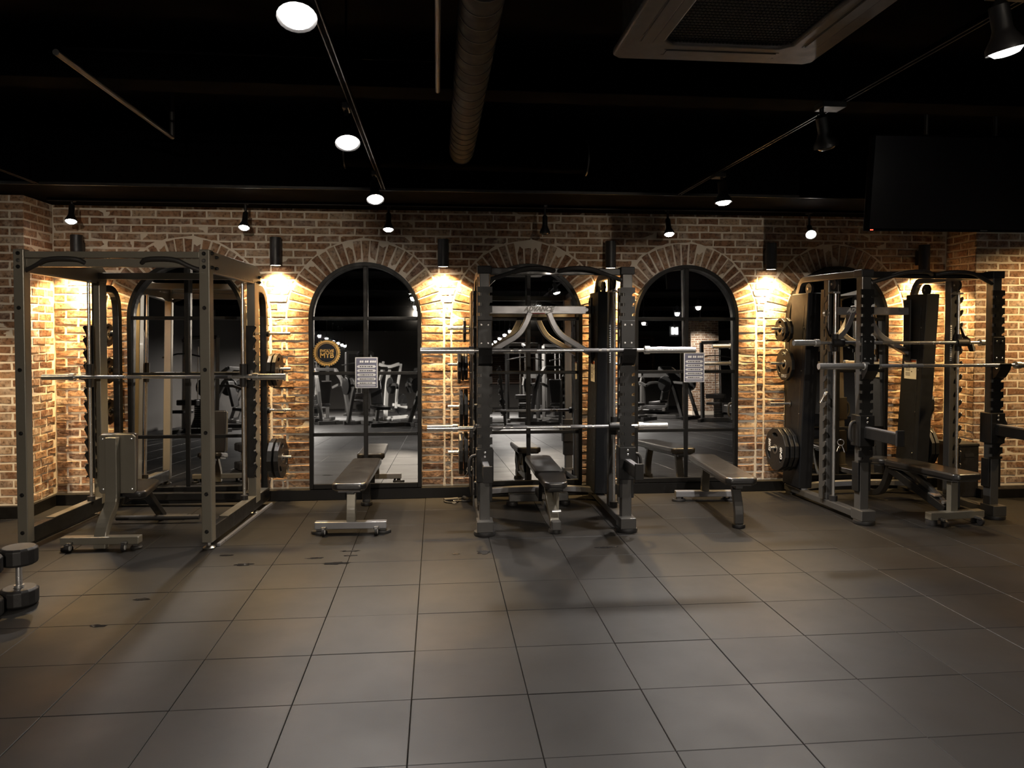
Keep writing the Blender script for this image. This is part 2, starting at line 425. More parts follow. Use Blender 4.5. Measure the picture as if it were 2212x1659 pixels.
# ================================================================== ARCHED MIRRORS
TILT = math.tan(math.radians(1.87))
mirror_lab = ['tall arched black framed wall mirror behind the olive smith machine',
              'tall arched black framed wall mirror with round gold badge and notice',
              'tall arched black framed wall mirror behind the middle rack',
              'tall arched black framed wall mirror with notice beside the bench with a white sheen',
              'tall arched black framed wall mirror behind the rack nearest the hanging screen']
FW = .036
def make_mirror(i, cx):
    t = thing('arched_mirror', mirror_lab[i], 'mirror', (cx, WY, ZB), 0, 'arched mirrors along the brick wall')
    ro, ri, zs, y0, y1 = R0-.002, R0-.002-FW, ZS-ZB, -.088, -.002
    fn = lambda a, b, d: (a, d, b)
    # frame: arch outline as strip of prisms
    out = [(ro, 0)] + arc(0, zs, ro, 0, 180, 36) + [(-ro, 0)]
    inn = [(ri, 0)] + arc(0, zs, ri, 0, 180, 36) + [(-ri, 0)]
    mb = MB(); n = len(out)
    vs = [fn(*p, y0) for p in out] + [fn(*p, y0) for p in inn] + [fn(*p, y1) for p in out] + [fn(*p, y1) for p in inn]
    fs = []
    for k in range(n-1):
        fs += [(k, k+1, n+k+1, n+k), (2*n+k, 3*n+k, 3*n+k+1, 2*n+k+1), (k, 2*n+k, 2*n+k+1, k+1), (n+k, n+k+1, 3*n+k+1, 3*n+k)]
    fs += [(0, n, 3*n, 2*n), (n-1, 2*n-1+0, 4*n-1, 3*n-1)]
    mb.add(vs, fs).build('frame', 'frame_black', t, .003)
    box('sill', 'frame_black', t, -ri, ri, y0, y1, 0, .045)
    box('mullion', 'frame_black', t, -.019, .019, y0+.012, y1, .045, zs+ri-.001)
    tz = [.045, .502, 1.070, 1.582]
    for z in tz[1:]: box('transom', 'frame_black', t, -ri, ri, y0+.014, y1, z-.015, z+.015)
    pf = lambda a, b, d: (a, -.074 + b*TILT + d, b)
    for k in range(3):
        for s in (-1, 1):
            x0, x1 = sorted((s*.012, s*(ri+.006)))
            MB().prism([(x0, tz[k]-.006), (x1, tz[k]-.006), (x1, tz[k+1]), (x0, tz[k+1])], pf, 0, .004).build('mirror_pane', 'mirror', t)
    for s in (-1, 1):
        zt = tz[3]
        pts = [(s*.012, zt), (s*(ri+.006), zt), (s*(ri+.006), zs)] + [(s*x, z) for x, z in arc(0, zs, ri+.006, 2, 88, 16)] + [(s*.012, zs+ri+.005)]
        MB().prism(pts, pf, 0, .004).build('mirror_pane', 'mirror', t)
    return t
for i, cx in enumerate(MC): make_mirror(i, cx)

# ================================================================== LIGHT FITTINGS
def point_light(name, parent, loc, energy, color, r=.03):
    ld = bpy.data.lights.new(name, 'POINT'); ld.energy = energy; ld.color = color; ld.shadow_soft_size = r
    o = bpy.data.objects.new(name, ld); col.objects.link(o); o.parent = parent; o.location = loc; return o
def wide_beam(t, e):
    ld = bpy.data.lights.new('lamp_light', 'SPOT'); ld.energy = e; ld.color = WARM; ld.spot_size = math.radians(128); ld.spot_blend = .45; ld.shadow_soft_size = .045
    o = bpy.data.objects.new('lamp_light', ld); col.objects.link(o); o.parent = t; o.location = (0, 0, -.008)
wl_lab = ['black cylinder wall downlight over the left corner behind the smith machine', 'black cylinder wall downlight between the first and second mirrors',
          'black cylinder wall downlight between the badge mirror and the middle rack', 'black cylinder wall downlight above the middle rack tower',
          'black cylinder wall downlight between the fourth and fifth mirrors', 'black cylinder wall downlight by the right hand brick pier']
for k, x in enumerate([-3.19, -1.465, .055, 1.640, 3.225, 4.800]):
    t = thing('wall_downlight', wl_lab[k], 'wall lamp', (x, WY-.105, 2.165), 0, 'cylinder wall lamps between the mirrors')
    MB().lathe([(.046, .012), (.046, .0), (.051, 0), (.051, .255), (0, .255)], 28).build('housing', 'black_paint', t, 0, True)
    box('wall_bracket', 'black_paint', t, -.03, .03, .045, .105, .06, .2)
    MB().lathe([(0, .001), (.046, .003)], 24).build('lens', 'lens_warm', t)
    wide_beam(t, E_WALL*1.8)
    ld = bpy.data.lights.new('lamp_beam', 'SPOT'); ld.energy = E_WALL*5.5; ld.color = WARM; ld.spot_size = math.radians(50); ld.spot_blend = 1.0; ld.shadow_soft_size = .055
    lo = bpy.data.objects.new('lamp_beam', ld); col.objects.link(lo); lo.parent = t; lo.location = (0, 0, -.012); lo.rotation_euler = (math.radians(9), 0, 0)
def spot(name, label, lens, aim, on=True, track_z=2.712, energy=None, size=95, r=.048, group='track spotlights', light=True, color=WHITE, dome=.25, track_x=None):
    lens = Vector(lens); aim = Vector(aim).normalized()
    t = thing(name, label, 'spotlight', (lens.x, lens.y, lens.z), 0, group)
    q = aim.to_track_quat('-Z', 'Y').to_matrix().to_4x4()
    MB().lathe([(r*.86, .006), (r, 0), (r*.98, .02), (r*.62, .055), (r*.50, .075), (r*.50, .15), (r*.3, .165), (0, .165)], 20, q).build('lamp_body', 'black_paint', t, 0, True)
    MB().lathe([(0, -r*dome), (r*.35, -r*dome*.93), (r*.6, -r*dome*.72), (r*.87, .006)], 20, q).build('lens', 'lens_white' if on else 'lens_off', t, 0, True)
    back_p = q @ Vector((0, 0, .155))
    top = Vector((back_p.x, back_p.y, track_z - lens.z))
    rod('stem', 'black_paint', t, back_p, top, .011, 10)
    tx = top.x if track_x is None else track_x - lens.x
    box('track_adapter', 'black_paint', t, min(top.x, tx)-.016, max(top.x, tx)+.016, top.y-.05, top.y+.05, top.z-.03, top.z)
    if on and light:
        ld = bpy.data.lights.new('lamp_light', 'SPOT'); ld.energy = energy or E_SPOT; ld.color = color; ld.spot_size = math.radians(size); ld.spot_blend = .7; ld.shadow_soft_size = .035
        lo = bpy.data.objects.new('lamp_light', ld); col.objects.link(lo); lo.parent = t
        lo.matrix_local = Matrix.Translation(aim*(.012+r*dome)) @ q
    return t
def track(label, p0, p1, z=2.70, cm='black_paint'):
    t = thing('lighting_track', label, 'track', ((p0[0]+p1[0])/2, (p0[1]+p1[1])/2, z))
    d = (Vector((*p1, 0))-Vector((*p0, 0)))/2
    MB().sweep([-d, d], .034, .022).build('rail', 'ceiling_black', t, .003)
    if z > 2.7:
        for k in range(5): rod('hanger', 'ceiling_black', t, d*(-.9+.45*k), d*(-.9+.45*k)+Vector((0, 0, 3.25-z)), .006, 6)
    a = d.normalized().cross(Vector((0,0,1)))*.012
    for s in (-1, 1): MB().sweep([-d+a*s-Vector((0,0,.012)), d+a*s-Vector((0,0,.012))], .004, .003).build('conductor', cm, t)
track('black lighting track running to the wall above the badge mirror', (-.43, -2.9), (-.43, 6.28), 2.72)
track('black lighting track running diagonally past the ceiling cassette', (2.02, -2.9), (2.02, 6.28), 2.72, 'conduit')
track('black lighting track over the olive smith machine by the left pier', (-3.08, 3.0), (-3.08, 6.28), 2.72)
track('black lighting track under the bulkhead along the brick wall', (-3.3, 6.9), (4.6, 6.9), 2.69)
DN = (0, 0, -1)
spot('track_spotlight', 'white lit spotlight in front of the brick above the left corner', (-3.11, 6.9, 2.50), (.1, -.35, -1), energy=E_SPOT*.5)
spot('track_spotlight', 'white lit spotlight hanging above the right post of the smith machine', (-1.676, 6.9, 2.465), (0, -.45, -1), energy=E_SPOT*.6)
spot('track_spotlight', 'white lit spotlight on the wall track above the badge mirror', (-.431, 6.9, 2.465), (0, -.3, -1), energy=E_SPOT*.8)
spot('track_spotlight', 'unlit brown spotlight above the middle arched mirror', (.971, 6.9, 2.45), DN, on=False)
spot('track_spotlight', 'white lit spotlight on the wall track above the fourth mirror', (2.126, 6.9, 2.455), (0, -.35, -1), energy=E_SPOT*.8)
spot('track_spotlight', 'bright spotlight turned to the room above the fifth mirror', (3.487, 6.9, 2.47), (-.25, -.75, -.6), energy=E_SPOT*.4)
spot('track_spotlight', 'largest glaring spotlight, nearest the camera at the top', (-.416, 2.37, 2.50), (.05, -.45, -1), r=.06, energy=E_SPOT*1.1)
spot('track_spotlight', 'glaring spotlight second from the wall on the badge mirror track', (-.443, 3.91, 2.50), (.1, -.5, -1), r=.062)
spot('track_spotlight', 'glaring spotlight on the ceiling track just before the badge mirror', (-.437, 5.55, 2.50), (.1, -.5, -1), r=.062)
spot('track_spotlight', 'glaring spotlight over the bench between middle and right racks', (2.076, 5.43, 2.50), (.05, -.10, -1), r=.062, size=130, energy=E_SPOT*1.2, track_x=2.02)
spot('track_spotlight', 'unlit black spotlight on the diagonal track left of the hanging screen', (1.973, 3.75, 2.50), (.3, .2, -1), on=False, r=.062, track_x=2.02)
spot('track_spotlight', 'bright spotlight at the top right above the hanging screen', (1.90, 2.42, 2.50), (.25, .05, -1), r=.062, track_x=2.02)
ROWS = ((-.43, (.75, -.85, -2.4), 'over the camera on the badge mirror track'), (2.02, (.9, -.7, -2.3), 'behind the camera on the diagonal track'),
        (5.35, (-.8, -2.2, -5.0, -8.0), 'in the row before the reflected brick column'), (2.15, (-6.5, -8.2, -10, -12, -14, -16), 'in the long row reflected in the middle mirror'),
        (-3.75, (-6.0, -9, -10.4, -12, -13.5, -15, -16.2, -17.2), 'in the long row reflected in the badge mirror'))
LIT = {(-.43, .75): .3, (-.43, -.85): 1.2, (2.02, -.7): 1.2, (-.43, -2.4): 2.6, (2.02, .9): .3, (2.02, -2.3): 1.6, (5.35, -2.2): .6, (5.35, -8.0): 5, (2.15, -6.5): 5, (-3.75, -6.0): 5, (-3.75, -12): 6, (2.15, -12): 6}
FILL_AIM = {(-.43, -2.4): (-.75, 4.0, -1), (2.02, -2.3): (.3, 4.0, -1)}  # two unseen track spots, turned towards the racks as added front fill
NTH = ['nearest', 'second', 'third', 'fourth', 'fifth', 'sixth', 'seventh', 'farthest']
for X, ys, where in ROWS:
    for k, y in enumerate(ys):
        spot('track_spotlight', 'white ceiling spotlight, %s %s' % ('last' if k == len(ys)-1 else NTH[k], where), (X, y, 2.6), FILL_AIM.get((X, y), DN), energy=E_ROOM*LIT.get((X, y), 0), size=40 if (X, y) in FILL_AIM else (105 if -1 < y < 0 else (172 if y < -3 else 140)), color=(1.0, .86, .70) if (X, y) in FILL_AIM else WHITE,
             group='spotlights deeper in the gym', track_z=3.24 if y < -2.9 else 2.72, light=(X, y) in LIT, dome=1.0, r=.06)
spot('track_spotlight', 'spotlight left of view aimed at the left brick pier', (-3.95, 4.9, 2.6), (.05, .78, -1), energy=E_SPOT*1.3, size=52, color=(1, .74, .44), track_z=3.24)
spot('track_spotlight', 'spotlight right of view aimed at the right brick pier', (5.75, 5.7, 2.6), (0, .35, -1), energy=E_SPOT*1.0, size=125, color=(1, .68, .33), track_z=3.24)

# ================================================================== CEILING THINGS
# spiral duct along Y, ending in a cross duct
t = thing('spiral_duct', 'dark round spiral duct running along the ceiling to the wall', 'duct', (.19, 4.0, 2.97))
MB().cyl((0, -5.0, 0), (0, 2.25, 0), .095, 32).build('pipe', 'duct_metal', t, 0, True)
rib = None
for k in range(36):
    if rib is None: rib = MB().lathe([(.094, -.004), (.099, -.002), (.099, .002), (.094, .004)], 32, Matrix.Rotation(PI/2, 4, 'X')).build('seam_rib', 'black_paint', t, 0, True); o = rib
    else: o = link('seam_rib', rib.data, None, t)
    o.location = (0, -3.0 + k*.148, 0); o.rotation_euler = (math.radians(7), 0, 0)
t = thing('cross_duct', 'black round branch duct across the end of the spiral duct', 'duct', (.19, 6.14, 2.98))
MB().cyl((-.9, 0, .0), (1.0, 0, -.02), .125, 28).build('pipe', 'ceiling_black', t, 0, True)
MB().cyl((1.0, 0, -.02), (1.012, 0, -.02), .14, 28).build('flange', 'conduit', t, 0, True)
MB().cyl((-.912, 0, 0), (-.9, 0, 0), .14, 28).build('flange', 'black_paint', t, 0, True)
# ceiling cassette air conditioner
t = thing('ceiling_air_conditioner', 'grey four way ceiling cassette air conditioner with mesh grille', 'air conditioner', (1.205, 2.86, 2.75))
h = .45; g = .27
ol = [(-h+.03,-h), (h-.03,-h), (h,-h+.03), (h,h-.03), (h-.03,h), (-h+.03,h), (-h,h-.03), (-h,-h+.03)]
il = [(-g+.04,-g), (g-.04,-g), (g,-g+.04), (g,g-.04), (g-.04,g), (-g+.04,g), (-g,g-.04), (-g,-g+.04)]
o = link('panel', loops_mesh([ol, il], 0, .035), 'ac_panel', t, .012, False, 3)
box('casing', 'black_paint', t, -.41, .41, -.41, .41, .035, .30)
for a_ in (-.38, .38):
    for b_ in (-.38, .38): rod('hanger', 'ceiling_black', t, (a_, b_, .28), (a_, b_, .50), .008, 6)
mb = MB()
for k in range(-17, 18): mb.box(k*.0155-.0012, k*.0155+.0012, -g, g, .012, .015)
for k in range(-10, 11): mb.box(-g, g, k*.026-.0012, k*.026+.0012, .015, .018)
mb.build('grille', 'duct_metal', t)
box('filter', 'ac_grille', t, -g, g, -g, g, .022, .03, 0)
for a in range(4):
    M = Matrix.Rotation(a*PI/2, 4, 'Z')
    MB().box(-.24, .24, .325, .375, -.004, .0, M).build('air_vane', 'ac_panel', t, .003)
    MB().box(-.25, .25, .318, .323, -.001, .002, M).build('vane_slot', 'black_paint', t)
    MB().box(-.25, .25, .377, .382, -.001, .002, M).build('vane_slot', 'black_paint', t)
# conduits
def conduit(label, pts, r=.012):
    o = MB().sweep(pts, r, n=10).build('ceiling_conduit', 'conduit' if r > .01 else 'ceiling_black', None, 0, True); return tag(o, label, 'pipe')
conduit('thin grey conduit pipe on the ceiling beside the spiral duct', [(.005, -.5, 2.92), (.005, 4.38, 2.92), (.005, 4.40, 2.95), (.005, 4.40, 3.25)], .014)
conduit('thin grey conduit pipe slanting on the ceiling above the olive smith machine', [(-1.83, 3.93, 2.91), (-1.83, 5.56, 2.91), (-1.83, 5.57, 3.25)], .016)
conduit('thin dark conduit crossing the ceiling from the slanting pipe', [(-1.80, 3.93, 2.93), (.0, 3.93, 2.93), (.0, 3.93, 3.0)], .008)
# hanging screen
t = thing('hanging_television', 'large black flat screen hanging from the ceiling at the right', 'television', (3.60, 4.98, 2.25), -1.5)
M = Matrix.Rotation(math.radians(6.5), 4, 'X')
MB().box(-.69, .69, -.02, .03, 0, .645, M).build('housing', 'ceiling_black', t, .004)
MB().box(-.672, .672, -.0225, -.019, .018, .63, M).build('screen', 'tv_screen', t)
MB().box(-.665, -.645, -.024, -.02, .004, .011, M).build('standby_light', 'led_red', t)
MB().box(.12, .17, -.024, -.02, .006, .013, M).build('maker_mark', 'conduit', t)
for s in (-1, 1): rod('hanger', 'black_paint', t, (s*.25, .02, .5), (s*.25, .02, 1.0), .015, 10)

# ================================================================== GYM EQUIPMENT PIECES
def bolt(parent, p, n, r=.011, h=.008, m='bolt_metal'):
    p, n = Vector(p), Vector(n).normalized(); return MB().cyl(p, p+n*h*.5, r, 10).cyl(p+n*h*.5, p+n*h, r*.95, 10, r*.55).build('bolt', m, parent, 0, True)
# ---- weight plates: 12-sided rubber plate, axis along local X
_plates = {}
def plate_parts(r, th):
    key = (r, th)
    if key not in _plates:
        out = [(r*math.cos(PI*(2*k+1)/12), r*math.sin(PI*(2*k+1)/12)) for k in range(12)]
        loops = [out, [(.026*math.cos(2*PI*k/16), .026*math.sin(2*PI*k/16)) for k in range(16)]]
        if r > .09:
            for a in range(3):
                c = PI/2 + a*2*PI/3; gx, gy = .66*r*math.cos(c), .66*r*math.sin(c); tx, ty = -math.sin(c), math.cos(c)
                hl = []
                for k in range(14):
                    q = 2*PI*k/14; u, v = .24*r*math.cos(q), .10*r*math.sin(q)
                    hl.append((gx + tx*u + math.cos(c)*v, gy + ty*u + math.sin(c)*v))
                loops.append(hl)
        me = loops_mesh(loops, -th/2, th/2); me.materials.append(MATS['plate_rubber'])
        hub = MB().lathe([(.027, -th/2-.001), (.045, -th/2-.003), (.047, -th/2), (.047, th/2), (.045, th/2+.003), (.027, th/2+.001)], 20)
        _plates[key] = (me, hub)
    return _plates[key]
def weight_plate(label, loc, rz, r, th, group, texts=(), face=-1, spin=0):
    t = thing('weight_plate', label, 'weight plate', loc, rz, group)
    me, hub = plate_parts(r, th)
    R = Matrix.Rotation(spin, 4, 'X') @ Matrix(((0,0,1,0),(1,0,0,0),(0,1,0,0),(0,0,0,1)))
    o = link('disc', me, None, t, .004); o.matrix_local = R
    MB().add([R @ Vector(p) for p in hub.v], hub.f).build('hub_ring', 'bolt_metal', t, 0, True)
    for s, y, z, rot, size in texts:
        tm_ = text_mesh(s, size, .0012, .2, .001); o = link('lettering', tm_, 'white_print', t)
        B = Matrix(((0,0,-1,0),(-1,0,0,0),(0,1,0,0),(0,0,0,1))) if face < 0 else Matrix(((0,0,1,0),(1,0,0,0),(0,1,0,0),(0,0,0,1)))
        o.matrix_local = Matrix.Translation((face*(th/2+.001), y, z)) @ B @ Matrix.Rotation(rot, 4, 'Z')
    return t
def barbell_into(parent, half, sleeve, r=.0142, rs=.025, knurl=True, names=('shaft', 'sleeve', 'collar')):
    MB().cyl((-half+sleeve, 0, 0), (half-sleeve, 0, 0), r, 18).build(names[0], 'chrome', parent, 0, True)
    for s in (-1, 1):
        a, b = s*(half-sleeve), s*half
        MB().cyl((a, 0, 0), (b, 0, 0), rs, 20).build(names[1], 'chrome', parent, 0, True)
        MB().cyl((a-s*.012, 0, 0), (a+s*.028, 0, 0), rs*1.28, 20).build(names[2], 'chrome', parent, 0, True)
        if knurl:
            for u0, u1 in ((.18, .30), (.32, .36), (.38, .55)):
                MB().cyl((s*u0, 0, 0), (s*u1, 0, 0), r*1.06, 18).build('knurled_grip', 'silver_metal', parent, 0, True)
def spring_collar(label, loc, rz=0, tilt=0):
    t = thing('spring_collar', label, 'collar', loc, rz, 'chrome spring collars hung on the racks')
    M = Matrix.Rotation(tilt, 4, 'X')
    pts = [M @ Vector((.026*math.cos(2*PI*k/14), -.012 + .008*k/14, .026*math.sin(2*PI*k/14))) for k in range(40)]
    MB().sweep(pts, .0028, n=6).build('coil', 'chrome', t, 0, True)
    for s in (-1, 1):
        MB().sweep([M @ Vector((s*.008, 0, -.024)), M @ Vector((s*.022, s*.004, -.055)), M @ Vector((s*.03, s*.004, -.085))], .003, n=6).build('lever', 'chrome', t, 0, True)
    return t
# ---- adjustable power rack with smith bar (middle and right)
def power_rack(label, loc, rz, hw, smith_z, hook_z, arm_z, arm_len, D, HORNS):
    t = thing('power_rack', label, 'power rack', loc, rz)
    for s in (-1, 1):
        U = s*hw
        post = box('front_post', 'grey_metal', t, U-.04, U+.04, -.035, .045, .09, 2.04, .006)
        box('post_cap', 'rubber_black', t, U-.055, U+.055, -.05, .06, 2.005, 2.065, .006)
        # slotted hook plate on the front of the post
        zb, zt, w, pit = (.50, 1.905, .058, .0775); poly = []
        n = int((zt-zb)/pit)
        right = [(w, zb)]; left = [(-w, zb)]
        for k in range(n):
            z = zb + .02 + k*pit
            right += [(w, z), (w-.026, z), (w-.026, z-.012) if False else (w-.026, z+.012), (w-.012, z+.024), (w, z+.024)]
            left += [(-w, z), (-w+.034, z), (-w+.034, z+.024), (-w+.012, z+.024), (-w, z+.024)]
        poly = left[::-1] and ([p for p in right] + [(w, zt), (-w, zt)] + left[::-1])
        MB().prism(poly, lambda a, b, d: (U+a, d, b), -.050, -.036).build('hook_plate', 'dark_metal', t)
        box('post_sleeve', 'dark_metal', t, U-.058, U+.058, -.034, .05, .26, .50, .004)
        rail = box('base_rail', 'grey_metal', t, U-.04, U+.04, .02, D, .032, .088, .006)
        MB().box(U-.062, U+.062, -.10, .05, .030, .115).build('foot_box', 'grey_metal', t, .005)
        MB().lathe([(0, .0), (.082, 0), (.086, .012), (.082, .030), (0, .030)], 28, Matrix.Translation((U, -.035, 0))).build('foot_pad', 'rubber_black', t, 0, True)
        MB().lathe([(0, .0), (.05, 0), (.05, .032), (0, .032)], 20, Matrix.Translation((U, D-.06, 0))).build('foot_pad', 'rubber_black', t, 0, True)
        # bent top rail and rear upright
        pth = [(U, .0, 2.035), (U, .86, 2.045)] + [(U, .90+(D-1.06)*math.sin(a), 1.76+.285*math.cos(a)) for a in (0, .3, .6, .9, 1.2, 1.45)] + [(U, D-.03, .09)]
        MB().sweep(pth, .052, .055, up=Vector((0,0,1))).build('top_rail', 'grey_metal', t, .005)
        box('middle_upright', 'grey_metal', t, U-.03, U+.03, .47, .545, .088, 2.015, .005)
        # latch plate with forward hooks
        X = s*(hw+.062); poly = [(.53, .10), (.53, 1.93), (.475, 1.93)]
        z = 1.86
        while z > .2:
            poly += [(.475, z), (.440, z+.014), (.432, z+.004), (.436, z-.016), (.450, z-.036), (.475, z-.05)]; z -= .115
        poly += [(.475, .10)]
        MB().prism(poly, lambda a, b, d: (X+d, a, b), -.005, .005).build('latch_plate', 'grey_metal', t)
        for z in (.3, .95, 1.6): rod('latch_spacer', 'chrome', t, (U, .51, z), (X, .51, z), .008, 8)
        rod('guide_rod', 'chrome', t, (U, .41, .12), (U, .41, 1.90), .0125)
        MB().cyl((U, .41, .085), (U, .41, .135), .034, 18).build('rubber_stop', 'rubber_black', t, 0, True)
        box('rod_bracket', 'silver_metal', t, U-.03, U+.03, .385, .475, 1.893, 1.908, .003)
        # counterweight tower
        prof = [(.735, 1.915), (min(1.115, D-.16), 1.915), (D-.01, .10), (.875, .10)]
        MB().prism(prof, lambda a, b, d: (U+d, a, b), -.066, .066).build('counterweight_tower', 'shroud', t, .008)
        pl = MB().prism([(.80, 1.80), (.82, 1.80), (.93, .3), (.91, .3)], lambda a, b, d: (U+d, a, b), -.067, .067).build('tower_seam', 'dark_metal', t)
        for z in (1.6, 1.2, .8, .4):
            for q in (-1, 1): bolt(t, (U+q*.066, .78+(1.9-z)*.09, z), (q, 0, 0), .007, .006)
        # pulleys
        for v, z in ((.83, 1.955), (.44, 1.975)):
            pu = MB().lathe([(.012, -.012), (.052, -.012), (.055, -.008), (.046, 0), (.055, .008), (.052, .012), (.012, .012)], 24, Matrix.Translation((U-s*.0, v, z)) @ Matrix.Rotation(PI/2, 4, 'Y')).build('pulley', 'rubber_black', t, 0, True)
            MB().cyl((U-.022, v, z), (U+.022, v, z), .012, 12).build('pulley_axle', 'chrome', pu, 0, True)
        rod('cable', 'conduit', t, (U-s*.02, .40, smith_z), (U-s*.02, .40, 1.97), .0035, 6)
        sc_ = box('height_scale', 'white_print', t, U-s*.024-.008, U-s*.024+.008, .468, .470, 1.30, 1.62, 0)
        for k in range(16): box('scale_tick', 'ink', sc_, U-s*.024-.008, U-s*.024+.006, .467, .468, 1.31+k*.019, 1.318+k*.019, 0)
        # weight horns on the outside of the tower
        for z, v in HORNS:
            h_ = rod('weight_horn', 'chrome', t, (s*(hw+.05), v, z), (s*(hw+.265), v, z), .0125)
            MB().cyl((s*(hw+.05), v, z), (s*(hw+.072), v, z), .034, 16).build('horn_flange', 'dark_metal', h_, 0, True)
        # bar holder
        jh = box('bar_holder', 'dark_metal', t, U-.056, U+.056, -.064, -.050, hook_z+.02, hook_z+.235, .005)
        for a in (-.026, .026):
            for z in (.06, .20): bolt(jh, (U+a, -.064, hook_z+z), (0, -1, 0), .008, .006, 'chrome')
        MB().prism([(-.05, hook_z-.115), (-.05, hook_z+.02), (-.072, hook_z+.02), (-.078, hook_z-.02), (-.096, hook_z-.030), (-.118, hook_z-.016), (-.132, hook_z+.02), (-.142, hook_z+.014), (-.128, hook_z-.035), (-.085, hook_z-.095)],
                   lambda a, b, d: (U+d, a, b), -.05, .05).build('bar_hook', 'dark_metal', t)
        # safety spotter
        br = box('spotter_bracket', 'dark_metal', t, U-.066, U+.066, -.066, .062, arm_z-.17, arm_z+.085, .006)
        for z in (.03, .062): bolt(br, (U, -.066, arm_z+z), (0, -1, 0), .009, .006, 'chrome')
        ar = box('spotter_arm', 'dark_metal', t, U-.028, U+.028, -arm_len, -.06, arm_z-.10, arm_z-.012, .006)
        box('arm_pad', 'silver_metal', ar, U-.022, U+.022, -arm_len+.01, -.07, arm_z-.012, arm_z-.006, .002)
        box('arm_end', 'rubber_black', ar, U-.033, U+.033, -arm_len-.014, -arm_len+.006, arm_z-.107, arm_z+.014, .004)
        MB().sweep(smooth_path([(U+s*.06, 0, arm_z+.03), (U+s*.115, -.01, arm_z+.02), (U+s*.12, -.01, arm_z-.10), (U+s*.10, -.01, arm_z-.13)]), .013, n=10).build('spotter_handle', 'grip_rubber', t, 0, True)
        # pull-up grips
        MB().sweep(smooth_path([(s*(hw-.05), -.03, 1.962), (s*(hw-.17), -.07, 2.0), (s*(hw-.30), -.11, 2.045), (s*.10, -.11, 2.048), (s*.02, -.04, 2.03)]), .0165, n=12).build('pull_up_grip', 'grip_rubber', t, 0, True)
        # brace arm of the rear frame
        pa = smooth_path([(s*.085, .97, 1.735), (s*.125, .97, 1.63), (s*.19, .97, 1.53), (s*.32, .975, 1.455), (s*(hw-.03), .985, 1.335)])
        MB().sweep(pa, .05, .07, up=Vector((0, 1, 0))).build('brace_arm', 'silver_metal', t, .005)
        sb = box('side_bracket', 'dark_metal', t, s*(hw-.085)-.008, s*(hw-.085)+.008, .93, 1.03, 1.28, 1.87, .003)
        for z in (1.33, 1.5, 1.65, 1.83): bolt(sb, (s*(hw-.093), .98, z), (-s, 0, 0), .010, .012, 'rubber_black')
    box('front_top_beam', 'dark_metal', t, -hw+.05, hw-.05, -.02, .035, 2.000, 2.052, .005)
    cb = box('crossbeam', 'silver_metal', t, -hw+.06, hw-.06, .955, 1.015, 1.722, 1.795, .005)
    tmh = text_mesh('ADVANCE', .056, .003, .35, .0028); o = link('lettering', tmh, 'white_print', cb); o.matrix_local = Matrix.Translation((-.01, .952, 1.763)) @ Matrix.Rotation(PI/2, 4, 'X')
    box('red_line', 'red_print', cb, -.09, .05, .9515, .955, 1.724, 1.731, 0)
    rb = [(hw*math.cos(a)*-1, D-.30+.18*math.sin(a), .10) for a in [PI*k/16 for k in range(17)]]
    MB().sweep(rb, .06, .05).build('rear_base_beam', 'silver_metal', t, .005)
        # smith bar
    sbm = bpy.data.objects.new('smith_bar', None); col.objects.link(sbm); sbm.parent = t; sbm.location = (0, .41-.045, smith_z)
    barbell_into(sbm, 1.0, .235 if hw < .58 else .22)
    for s in (-1, 1):
        U = s*hw
        MB().cyl((U, .045, -.075), (U, .045, .075), .028, 18).build('slide_bushing', 'rubber_black', sbm, 0, True)
        MB().cyl((U-.05, 0, 0), (U+.05, 0, 0), .033, 18).build('bearing_block', 'rubber_black', sbm, 0, True)
        MB().prism([(-.03, -.02), (.02, -.03), (.04, .0), (.10, .13), (.08, .145), (.03, .06), (-.02, .03)], lambda a, b, d: (U+s*.062+d, a, b), -.006, .006).build('latch_hook', 'dark_metal', sbm)
        MB().prism([(-.05, -.075), (.0, -.08), (.03, -.02), (-.03, -.01)], lambda a, b, d: (U+s*.085+d, a, b), -.012, .012).build('hook_lever', 'rubber_black', sbm, .004)
    return t
HORN_M = [(1.590, 1.085), (1.262, 1.105), (.880, 1.12), (.462, 1.12)]
HORN_R = [(1.590, 1.04), (1.262, 1.05), (.880, 1.05), (.462, 1.04)]
M_LOC, M_RZ, M_HW = (.915, 5.885, 0), 0, .556
R_LOC, R_RZ, R_HW = (4.045, 5.965, 0), 3.0, .592
rackM = power_rack('middle grey power rack with silver crossbeam and bench inside', M_LOC, M_RZ, M_HW, .775, 1.415, .578, .40, 1.30, HORN_M)
rackR = power_rack('dark power rack by the right brick pier with tilted towers', R_LOC, R_RZ, R_HW, 1.466, 1.283, .80, .47, 1.19, HORN_R)
def rack_pt(loc, rz, u, v, z):
    a = math.radians(rz); return (loc[0]+u*math.cos(a)-v*math.sin(a), loc[1]+u*math.sin(a)+v*math.cos(a), z)
